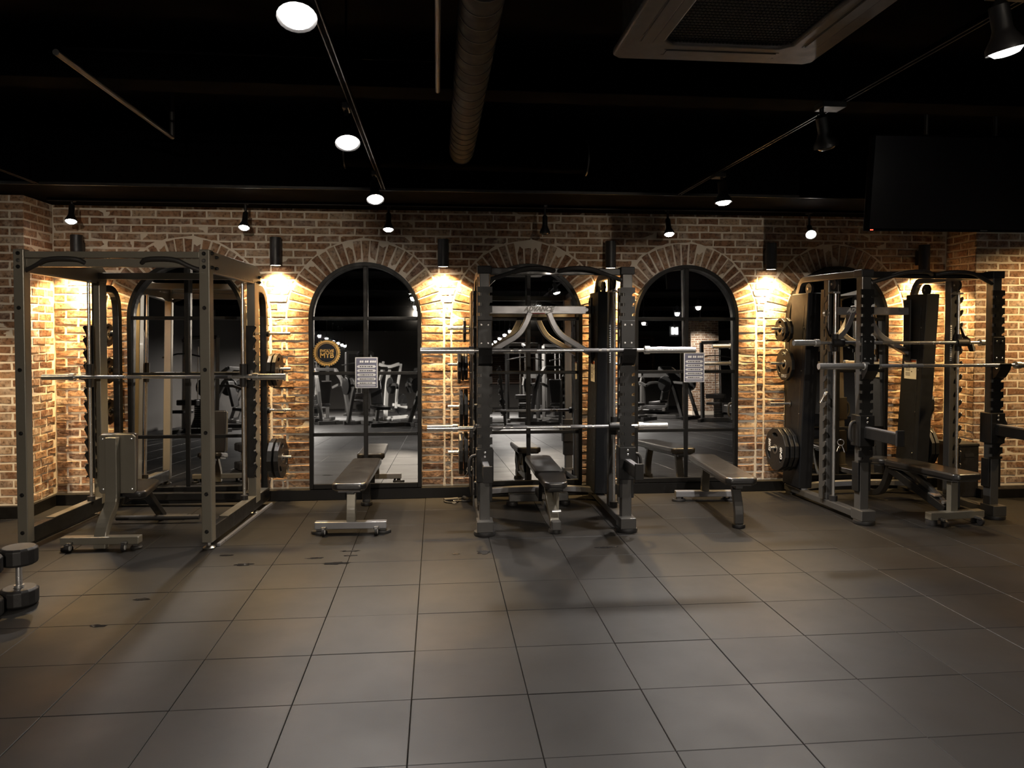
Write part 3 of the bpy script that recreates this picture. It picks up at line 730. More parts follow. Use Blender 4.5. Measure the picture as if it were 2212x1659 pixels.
# tower instruction labels (child of the racks)
for rk, hw, s in ((rackM, M_HW, 1), (rackR, R_HW, 1), (rackR, R_HW, -1)):
    X = s*(hw-.068)
    lb = MB().prism([(.865, 1.11), (1.04, 1.11), (1.04, 1.30), (.865, 1.30)], lambda a, b, d: (X - s*d, a, b), 0, .0015).build('instruction_label', 'paper', rk)
    MB().prism([(.872, 1.272), (1.033, 1.272), (1.033, 1.294), (.872, 1.294)], lambda a, b, d: (X - s*d, a, b), .0016, .0022).build('label_header', 'orange_print', lb)
    mb = MB()
    for k in range(5): mb.prism([(.955, 1.235-k*.012), (1.02, 1.235-k*.012), (1.02, 1.240-k*.012), (.955, 1.240-k*.012)], lambda a, b, d: (X - s*d, a, b), .0016, .0022)
    for k in range(3): mb.prism([(.955, 1.165-k*.012), (1.02, 1.165-k*.012), (1.02, 1.170-k*.012), (.955, 1.170-k*.012)], lambda a, b, d: (X - s*d, a, b), .0016, .0022)
    for a, b in ((.885, 1.225), (.90, 1.215), (.925, 1.175)): mb.prism([(a, b), (a+.014, b), (a+.014, b+.01), (a, b+.01)], lambda a, b, d: (X - s*d, a, b), .0016, .0022)
    mb.build('label_print', 'ink', lb)
# free barbells on the holders
def free_bar(label, loc, rz, z, du=0, half=1.06):
    p = rack_pt(loc, rz, du, -.098, z); t = thing('barbell', label, 'barbell', p, rz, 'chrome barbells on the rack hooks')
    barbell_into(t, half, .39 if half < 1.08 else .415); return t
free_bar('chrome barbell resting on the front hooks of the middle rack', M_LOC, M_RZ, 1.420, .018, 1.06)
free_bar('chrome barbell resting on the front hooks of the right rack', R_LOC, R_RZ, 1.286, .05, 1.09)
# plates on the racks
def rack_plates(loc, rz, hw, spec, words, v_of):
    v_of = dict(v_of)
    for (side, z, off, r, th, lab, tx) in spec:
        p = rack_pt(loc, rz, side*(hw+off), v_of[z], z - (.026-.0125)*0.9)
        weight_plate(lab, p, rz, r, th, words, tx, side)
rack_plates(M_LOC, M_RZ, M_HW, [
    (-1, 1.590, .115, .115, .024, 'small single black plate on the top horn of the middle rack', ()),
    (-1, 1.262, .100, .130, .024, 'inner black plate on the second horn of the middle rack', ()),
    (-1, 1.262, .130, .135, .024, 'middle black plate of three on the second horn of the middle rack', ()),
    (-1, 1.262, .163, .160, .028, 'outer and larger black plate on the second horn of the middle rack', ()),
    (-1, .880, .103, .178, .032, 'inner black plate on the third horn of the middle rack', ()),
    (-1, .880, .145, .172, .032, 'outer black plate on the third horn of the middle rack', ()),
    (-1, .462, .103, .200, .034, 'inner black plate on the lowest horn of the middle rack', ()),
    (-1, .462, .150, .190, .034, 'outer black plate on the lowest horn of the middle rack', ())], 'plates on the middle rack', HORN_M)
rack_plates(R_LOC, R_RZ, R_HW, [
    (-1, 1.590, .115, .118, .028, 'inner small plate on the top outer horn of the right rack', ()),
    (-1, 1.590, .165, .112, .028, 'outer small plate on the top outer horn of the right rack', (('5KG', -.055, .0, -PI/2, .03),)),
    (-1, 1.262, .115, .155, .032, 'ten kilo plate on the second outer horn of the right rack', (('ONI', 0, .105, 0, .042), ('10KG', 0, -.108, 0, .042))),
    (-1, .462, .100, .205, .034, 'innermost heavy plate on the lowest outer horn of the right rack', ()),
    (-1, .462, .145, .205, .034, 'middle heavy plate on the lowest outer horn of the right rack', ()),
    (-1, .462, .200, .205, .036, 'outermost twenty kilo plate with white lettering on the right rack', (('20KG', .105, .03, -PI/2, .05), ('GND', -.115, -.02, -PI/2, .05))),
    (1, 1.262, .115, .155, .032, 'upper plate behind the pier side tower of the right rack', ()),
    (1, .880, .115, .185, .036, 'middle plate behind the pier side tower of the right rack', ()),
    (1, .462, .105, .205, .036, 'inner lowest plate behind the pier side tower of the right rack', ()),
    (1, .462, .150, .205, .036, 'outer lowest plate behind the pier side tower of the right rack', ())], 'plates on the right rack', HORN_R)
# spring collars
spring_collar('chrome spring collar hanging on the top latch hook of the right rack', rack_pt(R_LOC, R_RZ, -R_HW-.075, .43, 1.72), 20)
spring_collar('chrome spring collar hanging halfway down the latch plate of the right rack', rack_pt(R_LOC, R_RZ, -R_HW-.075, .43, 1.02), 60, .5)
spring_collar('chrome spring collar hanging low inside the right rack', rack_pt(R_LOC, R_RZ, -R_HW+.05, .385, .60), -30, -.4)
spring_collar('chrome spring collar hanging beside the spotter of the middle rack', rack_pt(M_LOC, M_RZ, -M_HW-.10, .35, .44), 40, .5)

# ---- olive smith machine at the left
L_LOC, L_RZ, L_HW = (-2.29, 5.72, 0), -4.0, .648
t = thing('smith_machine', 'large olive grey smith machine cage in front of the left corner', 'smith machine', L_LOC, L_RZ)
for s in (-1, 1):
    U = s*L_HW
    po = box('front_post', 'olive_metal', t, U-.037, U+.037, -.04, .04, .05, 2.145, .006)
    for z in (.13, .40, .84, 1.29, 1.73, 2.02, 2.065, 2.115): bolt(po, (U, -.04, z), (0, -1, 0), .0145, .012, 'dark_metal' if z < 2.05 or z > 2.1 else 'bolt_metal')
    for z in (2.02, 2.12): bolt(po, (U+s*.037, 0, z), (s, 0, 0), .014, .02, 'dark_metal')
    MB().cyl((U, 0, .02), (U, 0, .06), .013, 12).build('foot_stud', 'chrome', t, 0, True)
    MB().lathe([(0, 0), (.042, 0), (.044, .008), (.036, .016), (.018, .024), (0, .026)], 24, Matrix.Translation((U, 0, 0))).build('foot', 'bolt_metal', t, 0, True)
    MB().lathe([(0, 0), (.042, 0), (.044, .008), (.036, .016), (0, .026)], 24, Matrix.Translation((U, 1.08, 0))).build('foot', 'bolt_metal', t, 0, True)
    sp = MB().prism([(.03, 1.985), (1.17, 1.965), (1.185, 1.99), (1.185, 2.07), (1.10, 2.122), (.04, 2.138)], lambda a, b, d: (U+s*.01+d, a, b), -.022, .022).build('side_plate', 'olive_metal', t, .005)
    for k in range(12): MB().cyl((U+s*.032, .30+k*.06, 2.003-.0175*(.3+k*.06)), (U+s*.0335, .30+k*.06, 2.003-.0175*(.3+k*.06)), .005, 8).build('rivet', 'bolt_metal', sp)
    for v, z in ((.10, 2.10), (.10, 2.02), (1.13, 2.03), (1.13, 1.985)): bolt(sp, (U+s*.032, v, z), (s, 0, 0), .013, .022, 'dark_metal')
    box('upright', 'olive_metal', t, U-.034, U+.034, 1.01, 1.13, .10, 1.985, .005)
    X = s*(L_HW+.002); poly = [(0, .335), (0, 1.612)]; z = 1.612
    poly += [(.072, 1.612)]
    k = 1.60
    while k > .42:
        poly += [(.088, k), (.062, k-.055), (.058, k-.075), (.066, k-.088), (.074, k-.084), (.078, k-.094)]; k -= .1065
    poly += [(.07, .36), (.05, .335)]
    MB().prism(poly, lambda a, b, d: (X + s*(a-.02), d, b), .93, .94).build('latch_plate', 'dark_metal', t)
    for k in range(11): MB().cyl((X+s*.048, .915, 1.522-k*.1065), (X+s*.048, .93, 1.522-k*.1065), .007, 8).build('latch_pin', 'chrome', t, 0, True)
    rod('guide_rod', 'chrome', t, (U-s*.02, .86, .19), (U-s*.02, .86, 1.97), .0125)
    MB().cyl((U-s*.02, .86, .16), (U-s*.02, .86, .20), .03, 18).build('rubber_stop', 'rubber_black', t, 0, True)
    pth = [(U, 1.10, 1.93), (U, 1.20, 1.935)] + [(U, 1.22+.15*math.sin(a), 1.785+.15*math.cos(a)) for a in (.2, .5, .8, 1.1, 1.4)] + [(U, 1.38, 1.70), (U, 1.38, .10)]
    MB().sweep(pth, .058, .062).build('horn_upright', 'dark_metal', t, .006)
    box('base_rail', 'dark_metal', t, U-.03, U+.03, .04, 1.42, .045, .155, .006)
    box('rail_cover', 'olive_metal', t, U-.034, U+.034, .3, 1.40, .155, .163, .003)
    box('floor_strip', 'silver_metal', t, U+s*.05-.012, U+s*.05+.012, .05, 1.40, .0, .022, .003)
    for z in (1.545, 1.228, .858, .435):
        h_ = rod('weight_horn', 'chrome', t, (U+s*.03, 1.38, z), (U+s*.235, 1.38, z), .013)
        MB().cyl((U+s*.028, 1.38, z), (U+s*.05, 1.38, z), .03, 14).build('horn_flange', 'dark_metal', h_, 0, True)
    MB().sweep(smooth_path([(s*(L_HW-.03), -.005, 1.995), (s*(L_HW-.12), -.03, 2.03), (s*(L_HW-.20), -.05, 2.078), (s*.24, -.05, 2.078), (s*.20, -.01, 2.05)]), .0165, n=12).build('pull_up_grip', 'grip_rubber', t, 0, True)
box('front_top_beam', 'olive_metal', t, -L_HW+.037, L_HW-.037, -.03, .03, 2.085, 2.130, .004)
box('front_lower_beam', 'olive_metal', t, -L_HW+.037, L_HW-.037, -.015, .045, 2.022, 2.080, .004)
box('rear_top_beam', 'olive_metal', t, -L_HW, L_HW, 1.03, 1.10, 2.005, 2.06, .004)
box('rear_base_beam', 'dark_metal', t, -L_HW, L_HW, 1.33, 1.40, .06, .12, .004)
sbm = bpy.data.objects.new('smith_bar', None); col.objects.link(sbm); sbm.parent = t; sbm.location = (.0, .815, 1.190)
barbell_into(sbm, .985, .25)
for s in (-1, 1):
    U = s*L_HW - s*.02
    MB().cyl((U, .045, -.085), (U, .045, .105), .029, 18).build('slide_bushing', 'rubber_black', sbm, 0, True)
    MB().prism([(-.02, -.02), (.05, -.03), (.115, .0), (.115, .05), (.095, .05), (.085, .02), (.0, .02)], lambda a, b, d: (U+s*.05+d, a, b), -.006, .006).build('latch_hook', 'chrome', sbm)
def lp(u, z): return rack_pt(L_LOC, L_RZ, u, 1.38, z-.012)
for u, z, r, th, lab in ((.725, 1.228, .152, .034, 'inner plate on the second right horn of the smith machine'), (.768, 1.228, .152, .034, 'outer plate on the second right horn of the smith machine'),
                         (.730, .435, .178, .042, 'inner heavy plate on the lowest right horn of the smith machine'), (.790, .435, .180, .042, 'outer heavy plate on the lowest right horn of the smith machine'),
                         (-.735, 1.545, .105, .03, 'small plate on the top left horn of the smith machine'), (-.735, 1.228, .118, .034, 'plate on the second left horn of the smith machine'),
                         (-.735, .858, .116, .034, 'plate on the third left horn of the smith machine')):
    weight_plate(lab, lp(u, z), L_RZ, r, th, 'plates on the smith machine', (), 1 if u > 0 else -1, .26)

# ---- benches
def pad(parent, name, w0, w1, l, th, M, m='vinyl_black'):
    """padded board from y=0 (width w0) to y=l (width w1), top at z=0"""
    ca = .035
    pl = [(-w0/2+ca, 0), (w0/2-ca, 0), (w0/2, ca), (w1/2, l-ca), (w1/2-ca, l), (-w1/2+ca, l), (-w1/2, l-ca), (-w0/2, ca)]
    o = MB().prism(pl, lambda a, b, d: M @ Vector((a, b, d)), -th, 0).build(name, m, parent, .016, True, 3)
    MB().prism([(a*.86, .03+(b)*(l-.06)/l) for a, b in pl], lambda a, b, d: M @ Vector((a, b, d)), -th-.012, -th+.002).build('pad_board', 'grey_metal', o)
    return o
def caster(parent, x, y, s=-1):
    t_ = MB().box(x-.018, x+.018, y-.03, y+.035, .045, .066).build('caster_bracket', 'grey_metal', parent, .004)
    MB().cyl((x-.010, y-.018, .031), (x+.010, y-.018, .031), .031, 20).build('caster_wheel', 'rubber_black', t_, 0, True)
    MB().cyl((x+.010, y-.018, .031), (x+.0125, y-.018, .031), .021, 18).build('wheel_hub', 'white_plastic', t_, 0, True)
def flat_bench(label, loc, rz, pw=.26, vinyl='vinyl_black'):
    """wheeled T base at the -y end, single foot at the +y end"""
    t = thing('flat_bench', label, 'bench', loc, rz, 'flat benches in front of the mirrors')
    pad(t, 'pad', pw, pw, 1.20, .055, Matrix.Translation((0, -.60, .412)), vinyl)
    MB().box(-.03, .03, -.50, .52, .31, .352).build('spine', 'grey_metal', t, .005)
    MB().box(-.085, .085, -.56, -.50, .338, .352).build('pad_plate', 'silver_metal', t, .003)
    MB().sweep(smooth_path([(0, -.42, .345), (0, -.435, .28), (0, -.46, .17), (0, -.465, .06)]), .07, .045, up=Vector((0, 1, 0))).build('front_leg', 'olive_metal', t, .005)
    MB().sweep(smooth_path([(0, .40, .345), (0, .44, .27), (0, .50, .15), (0, .505, .03)]), .07, .045, up=Vector((0, 1, 0))).build('rear_leg', 'grey_metal', t, .005)
    MB().box(-.275, .275, -.50, -.43, .040, .095).build('base_bar', 'silver_metal', t, .006)
    for s in (-1, 1):
        MB().lathe([(0, 0), (.045, 0), (.047, .012), (.043, .022), (0, .022)], 20, Matrix.Translation((s*.245, -.455, 0)) @ Matrix.Scale(1.35, 4, (1, 0, 0))).build('foot_pad', 'rubber_black', t, 0, True)
        MB().box(s*.245-.02, s*.245+.02, -.47, -.44, .02, .045).build('foot_stem', 'grey_metal', t)
        caster(t, s*.20, -.515)
    MB().lathe([(0, 0), (.05, 0), (.054, .012), (.05, .03), (0, .03)], 22, Matrix.Translation((0, .505, 0))).build('foot_pad', 'rubber_black', t, 0, True)
    return t
flat_bench('flat black bench with wheels facing the camera before the badge mirror', (-.655, 6.46, 0), -1.8, .262)
flat_bench('flat bench with pale sheen between the middle and right racks', (2.425, 6.38, 0), 180-4.0, .255)
def adjustable_bench(label, loc, rz, seat_front=True, vinyl='vinyl_black'):
    t = thing('adjustable_bench', label, 'bench', loc, rz, 'adjustable benches in the racks')
    return t
# bench in the middle rack: seat towards the camera
t = adjustable_bench('two part adjustable bench with tapered seat inside the middle rack', (.905, 6.30, 0), 0)
pad(t, 'seat_pad', .185, .235, .30, .05, Matrix.Translation((.005, -.49, .398)) @ Matrix.Rotation(math.radians(6), 4, 'X'))
pad(t, 'back_pad', .235, .235, .80, .055, Matrix.Translation((0, -.175, .432)) @ Matrix.Rotation(math.radians(.3), 4, 'X'))
MB().sweep(smooth_path([(0, -.43, .07), (0, -.40, .10), (-.02, -.33, .22), (-.02, -.20, .33)]), .065, .05, up=Vector((0, 1, 0))).build('front_leg', 'olive_metal', t, .005)
MB().box(-.03, .04, -.50, -.34, .03, .10).build('front_foot_box', 'grey_metal', t, .006)
MB().lathe([(0, 0), (.055, 0), (.058, .012), (.052, .03), (0, .03)], 22, Matrix.Translation((.005, -.44, 0))).build('foot_pad', 'rubber_black', t, 0, True)
MB().sweep([(.02, -.36, .09), (.03, -.33, .34)], .035, .035).build('seat_post', 'olive_metal', t, .004)
MB().sweep([(-.02, -.42, .16), (.05, -.42, .16)], .014, n=12).build('pivot_pin', 'chrome', t, 0, True)
MB().sweep([(-.05, -.40, .325), (.07, -.40, .325)], .016, n=12).build('grip_handle', 'grip_rubber', t, 0, True)
MB().box(-.035, .035, -.35, .50, .10, .16).build('spine', 'grey_metal', t, .006)
MB().sweep([(0, .40, .10), (0, .10, .36)], .05, .04).build('back_support', 'dark_metal', t, .005)
MB().sweep([(-.05, .05, .14), (-.06, -.08, .36)], .03, .012).build('angle_ladder', 'dark_metal', t, .003)
MB().box(-.27, .27, .50, .57, .035, .105).build('base_bar', 'grey_metal', t, .006)
for s in (-1, 1): MB().lathe([(0, 0), (.05, 0), (.054, .012), (.048, .035), (0, .035)], 20, Matrix.Translation((s*.24, .53, 0))).build('foot_pad', 'rubber_black', t, 0, True)
# bench at the right rack: wheels towards the camera
t = adjustable_bench('dark adjustable bench with two wheels in front of the right rack', (4.13, 6.28, 0), 7.0)
pad(t, 'back_pad', .27, .27, .86, .055, Matrix.Translation((.035, -.58, .425)) @ Matrix.Rotation(math.radians(-1), 4, 'X'))
pad(t, 'seat_pad', .25, .20, .30, .05, Matrix.Translation((.035, .30, .405)) @ Matrix.Rotation(math.radians(-4), 4, 'X'))
MB().box(-.045, .025, -.47, -.42, .06, .36).build('rear_post', 'olive_metal', t, .005)
MB().sweep([(.055, -.42, .12), (.055, -.42, .36)], .05, .04).build('slide_post', 'dark_metal', t, .005)
MB().sweep([(-.02, -.40, .10), (-.03, .28, .34)], .06, .07).build('spine', 'dark_metal', t, .006)
MB().sweep([(.02, -.32, .14), (.02, .06, .36)], .04, .05).build('back_support', 'grey_metal', t, .005)
MB().sweep([(-.01, -.30, .19), (-.01, -.22, .205)], .075, .012).build('chrome_strike', 'chrome', t, .002)
MB().sweep([(-.05, -.39, .16), (.10, -.39, .16)], .016, n=12).build('pivot_pin', 'chrome', t, 0, True)
MB().sweep(smooth_path([(-.03, .25, .34), (-.03, .32, .16), (-.03, .40, .07), (-.03, .70, .05)]), .06, .055, up=Vector((0, 0, 1))).build('front_leg', 'dark_metal', t, .005)
MB().box(-.255, .255, -.50, -.43, .045, .105).build('base_bar', 'olive_metal', t, .006)
MB().box(-.03, .03, .60, .72, .015, .06).build('front_foot', 'rubber_black', t, .004)
for s in (-1, 1):
    MB().lathe([(0, 0), (.045, 0), (.047, .012), (.04, .045), (0, .045)], 20, Matrix.Translation((s*.22, -.46, 0))).build('foot_pad', 'rubber_black', t, 0, True)
    caster(t, s*.17, -.53)
# upright bench inside the olive smith machine, its back to the camera
bx, by, _ = rack_pt(L_LOC, L_RZ, -.05, .25, 0)
t = adjustable_bench('upright olive bench seen from behind inside the smith machine', (bx, by, 0), -2.0)
pl = MB().prism([(-.135, .37), (-.12, .352), (.12, .352), (.135, .37), (.135, .775), (.115, .795), (-.115, .795), (-.135, .775)], lambda a, b, d: (a-.06, d, b), -.02, .0).build('back_board', 'olive_metal', t, .006)
for a in (-.105, .105):
    for z in (.385, .762): bolt(pl, (a-.06, -.02, z), (0, -1, 0), .011, .006, 'chrome')
MB().prism([(-.12, .35), (.12, .35), (.13, .80), (-.13, .80)], lambda a, b, d: (a-.06, d, b), .0, .055).build('back_pad', 'vinyl_black', t, .015, True, 3)
MB().sweep(smooth_path([(-.075, -.06, .78), (-.075, -.06, .40), (-.075, -.07, .28), (-.08, -.17, .20), (-.08, -.24, .10), (-.08, -.245, .0)], 2)[:-1], .085, .06, up=Vector((0, 1, 0))).build('curved_post', 'olive_metal', t, .006)
MB().box(-.345, .20, -.29, -.215, .042, .095).build('base_bar', 'olive_metal', t, .006)
for s, x in ((-1, -.315), (1, .17)):
    MB().lathe([(0, 0), (.04, 0), (.042, .012), (.036, .022), (0, .022)], 18, Matrix.Translation((x, -.25, 0))).build('foot_pad', 'rubber_black', t, 0, True)
    MB().box(x-.015, x+.015, -.265, -.235, .02, .045).build('foot_stem', 'grey_metal', t)
    caster(t, x + (.045 if s < 0 else -.06), -.30)
pad(t, 'seat_pad', .25, .24, .34, .05, Matrix.Translation((-.02, .06, .345)) @ Matrix.Rotation(math.radians(7), 4, 'X'))
MB().sweep([(-.07, -.05, .28), (-.02, .34, .31)], .05, .05).build('seat_rail', 'dark_metal', t, .005)
MB().sweep([(.0, .30, .32), (.02, .62, .03)], .06, .05, up=Vector((0, 1, 0))).build('front_leg', 'dark_metal', t, .005)
MB().sweep([(-.30, .50, .045), (.36, .50, .045)], .02, n=14).build('foot_rest', 'grip_rubber', t, 0, True)
MB().box(-.18, .22, .60, .65, .0, .04).build('front_foot', 'rubber_black', t, .004)

# ---- dumbbells standing on end at the left edge
def dumbbell(label, loc, rz, r=.098, L=.335, upright=True, small=False, group='heavy dumbbells standing on the floor'):
    t = thing('dumbbell', label, 'dumbbell', loc, rz, group)
    M = Matrix.Identity(4) if upright else Matrix.Translation((0, 0, r)) @ Matrix.Rotation(PI/2, 4, 'Y') @ Matrix.Translation((0, 0, -L/2))
    hh = L*.30
    for z0 in (0, L-hh):
        n = 16 if not small else 12
        MB().lathe([(0, z0), (r*.86, z0), (r, z0+.012), (r, z0+hh-.012), (r*.86, z0+hh), (0, z0+hh)], n, M).build('head', 'rubber_black', t, .004)
    MB().lathe([(.0175, hh-.002), (.0175, L-hh+.002)], 16, M).build('handle', 'chrome', t, 0, True)
    for z in (hh, L-hh-.014): MB().lathe([(.0, z), (.026, z), (.026, z+.014), (0, z+.014)], 16, M).build('handle_ring', 'chrome', t, 0, True)
    return t
dumbbell('heavy round head dumbbell standing on end at the left edge', (-2.385, 4.60, 0), 10)
dumbbell('dumbbell cut off by the left edge in front of the other one', (-2.475, 4.405, 0), 25)
# ---- cable grips on the floor by the skirting
def cable_grip(label, loc, rz):
    t = thing('cable_grip', label, 'cable handle', loc, rz, 'cable grips on the floor')
    MB().cyl((-.065, 0, .018), (.065, 0, .018), .018, 14).build('grip', 'grip_rubber', t, 0, True)
    MB().sweep(smooth_path([(-.065, 0, .012), (-.06, -.05, .010), (0, -.10, .010), (.06, -.05, .010), (.065, 0, .012)]), .007, n=8).build('strap', 'grip_rubber', t, 0, True)
    MB().sweep([Vector((.016*math.cos(a), -.115+.016*math.sin(a), .012)) for a in [2*PI*k/12 for k in range(13)]], .004, n=6).build('ring', 'chrome', t, 0, True)
cable_grip('black cable grip lying flat on the floor by the skirting', (.12, 7.03, 0), 15)
cable_grip('black cable grip leaning closest to the middle rack on the floor', (.265, 7.06, 0), -70)
# ---- black box by the right pier
t = thing('storage_box', 'plain black upright box on the floor beside the right pier', 'box', (4.985, 6.90, 0), 4)
box('body', 'black_paint', t, -.10, .10, -.15, .15, .0, .50, .006); box('lid', 'rubber_black', t, -.105, .105, -.155, .155, .478, .505, .006)
box('hand_slot', 'rubber_black', t, -.05, .05, -.153, -.149, .38, .41, .0)

# ---- notices and badge on the mirrors
def on_mirror(z, extra=.0015): return WY - .074 + (z-ZB)*TILT - extra
def notice(label, cx, z0, w=.205, h=.285, rot=0):
    t = thing('paper_notice', label, 'notice', (cx, WY-.09, z0), 0, 'paper notices taped to the mirrors')
    f = lambda a, b, d: (a, -d, b)
    MB().prism([(-w/2, 0), (w/2, 0), (w/2, h), (-w/2, h)], f, 0, .001).build('sheet', 'paper', t)
    MB().prism([(-w*.46, .008), (w*.46, .008), (w*.46, h-.008), (-w*.46, h-.008)], f, .001, .0016).build('printed_panel', 'paper_blue', t)
    mb = MB(); random.seed(5)
    for k in range(5):
        zc = h*.70 - k*h*.135; hh = h*.045
        bar = [(-w*.42+hh, zc-hh), (w*.42-hh, zc-hh), (w*.42, zc-hh*.3), (w*.42, zc+hh*.3), (w*.42-hh, zc+hh), (-w*.42+hh, zc+hh), (-w*.42, zc+hh*.3), (-w*.42, zc-hh*.3)]
        MB().prism(bar, f, .0016, .0021).build('text_strip', 'paper', t)
        x = -w*.30
        while x < w*.28:
            g = random.uniform(.008, .018); mb.prism([(x, zc-.0045), (x+g, zc-.0045), (x+g, zc+.0045), (x, zc+.0045)], f, .0022, .0025); x += g + random.uniform(.003, .007)
    mb.build('small_print', 'ink', t)
    mb = MB(); x = -w*.30
    for k, g in enumerate((.016, .016, 0, .015, .016, 0, .018, .016, .016)):
        if g:
            zc = h*.86
            mb.prism([(x, zc-.010), (x+g*.9, zc-.010), (x+g, zc-.003), (x+g, zc+.010), (x+g*.2, zc+.010), (x, zc+.003)], f, .0017, .0024)
        x += (g or .006) + .003
    mb.prism([(-w*.40, .018), (w*.40, .018), (w*.40, .024), (-w*.40, .024)], f, .0017, .002)
    mb.build('heading', 'white_print', t)
    return t
notice('paper notice with printed strips taped to the badge mirror', -.655, 1.04)
notice('paper notice with printed strips taped to the fourth mirror', 2.468, 1.075)
zc = 1.365; xc = -1.022
t = thing('round_badge', 'round gold laurel badge with dark centre stuck on the mirror', 'badge', (xc, on_mirror(zc, .004), zc))
Rx = Matrix.Rotation(PI/2, 4, 'X')
def disc_part(name, m, r0, r1, y0, y1, n=48):
    MB().lathe([(r0, y0), (r1, y0), (r1, y1), (r0, y1)], n, Rx).build(name, m, t)
disc_part('backing', 'badge_dark', 0, .128, -.002, .0)
disc_part('outer_ring', 'gold', .098, .117, 0, .003); disc_part('inner_ring', 'gold', .088, .092, 0, .003)
for s, z, sz in (('EVOLVE', .018, .036), ('MYB', -.025, .066)):
    o = link('lettering', text_mesh(s, sz, .0012, 0, .0018), 'gold', t); o.matrix_local = Matrix.Translation((0, -.002, z)) @ Rx
leaf = None
for k in range(34):
    a = math.radians(-82 + k*164/16) if k < 17 else math.radians(180+82 - (k-17)*164/16)
    if k % 17 > 14: continue
    if leaf is None: leaf = MB().prism([(0, 0), (.006, .006), (.0, .018), (-.006, .006)], lambda a_, b_, d: (a_, d, b_), -.003, 0).build('laurel_leaf', 'gold', t); o = leaf
    else: o = link('laurel_leaf', leaf.data, None, t)
    o.location = (.124*math.cos(a), 0, .124*math.sin(a)); o.rotation_euler = (0, -(a + (.5 if k < 17 else PI-.5)), 0)

# ---- wet patches on the floor
random.seed(11)
def patch(label, x, y, w, d):
    n = 22; pts = []
    for k in range(n):
        a = 2*PI*k/n; q = random.uniform(.55, 1.1); pts.append((w*q*math.cos(a), d*q*math.sin(a)))
    o = MB().prism(pts, lambda a, b, z: (a, b, z), .0012, .0020).build('wet_patch', 'wet', None); o.location = (x, y, 0)
    tag(o, label, 'stain', 'wet footprints on the rubber floor')
for k, (lab, x, y, w, d) in enumerate((('round wet patch on the floor before the middle rack foot', .32, 5.38, .055, .05), ('small oval wet patch beside the round one', .13, 5.36, .035, .02),
        ('long wet streak on the floor before the wheeled bench', -.62, 5.50, .075, .018), ('second wet streak close under the long one', -.61, 5.39, .06, .014), ('broad broken wet streak nearest the camera of that group', -.69, 5.22, .10, .03),
        ('thin wet streak left of the others before the wheeled bench', -.84, 5.35, .07, .016), ('wet patch on the floor left of the tile seam before the bench', -1.30, 5.25, .075, .028), ('short wet streak nearest the smith machine foot', -1.47, 5.48, .05, .014),
        ('thin wet streak on the floor in front of the right post of the middle rack', 1.22, 5.42, .09, .02), ('small dark smear on the floor by the dumbbells', -1.72, 4.62, .05, .02), ('small dark smear nearest the left bottom corner', -1.80, 4.22, .05, .02))):
    patch(lab, x, y, w, d)

# ================================================================== THE GYM BEHIND THE CAMERA (seen in the mirrors)
# brick column
t = struct(MB().box(8.0, 8.9, -10.0, -9.1, 0, 3.25).build('column_brick', 'mortar'))
rest = MB()
for q in range(42):
    z0 = .12 + q*.072
    for fn in (lambda a, b, d: (8.0+a, -9.1+d, b), lambda a, b, d: (8.0-d, -10.0+a, b)):
        x = -.112 if q % 2 else 0
        while x < .9:
            a, b = max(0, x)+J, min(.9, x+.222)-J
            if b-a > .03:
                vs, fs = brick_geo([(a, z0+J), (b, z0+J), (b, z0+.072-J), (a, z0+.072-J)], fn); rest.add(vs, fs)
            x += .222
rest.build('bricks', 'brick', t, kind='stuff')
spot('track_spotlight', 'spotlight aimed down the reflected brick column', (8.0, -8.2, 2.9), (.2, -.5, -1), energy=160, size=100, group='spotlights deeper in the gym', track_z=3.24)
# lit letter above the column
t = thing('lit_sign', 'small white lit letter sign hanging near the brick column', 'sign', (7.0, -7.6, 2.55), 160)
o = link('letter', text_mesh('M', .28, .03, 0, .01), 'sign_white', t); o.matrix_local = Rx; box('sign_back', 'black_paint', t, -.16, .16, .03, .06, -.15, .15)
rod('hanger', 'black_paint', t, (0, .045, .14), (0, .045, .70), .01, 8)
# louvred timber screens on the far walls
def louvre(label, loc, rz, w, h, n):
    t = thing('louvre_screen', label, 'louvre screen', loc, rz, 'timber louvres on the far wall')
    for s in (-1, 1): box('stile', 'wood_dark', t, s*w/2-.05, s*w/2+.05, -.04, .04, 0, h)
    for z in (0, h-.08): box('rail', 'wood_dark', t, -w/2, w/2, -.04, .04, z, z+.08)
    sl = None
    for k in range(n):
        z = .12 + k*(h-.24)/n
        if sl is None: sl = MB().box(-w/2+.05, w/2-.05, -.035, .035, -.006, .006, Matrix.Rotation(.6, 4, 'X')).build('slat', 'wood_dark', t); o = sl
        else: o = link('slat', sl.data, None, t)
        o.location = (0, 0, z)
for k, (x, lab) in enumerate(((3.0, 'timber louvre screen on the far wall nearest the middle'), (5.6, 'second timber louvre screen on the far wall'), (8.2, 'timber louvre screen on the far wall behind the brick column'))):
    louvre(lab, (x, -17.9, 1.0), 0, 2.2, 2.0, 20)
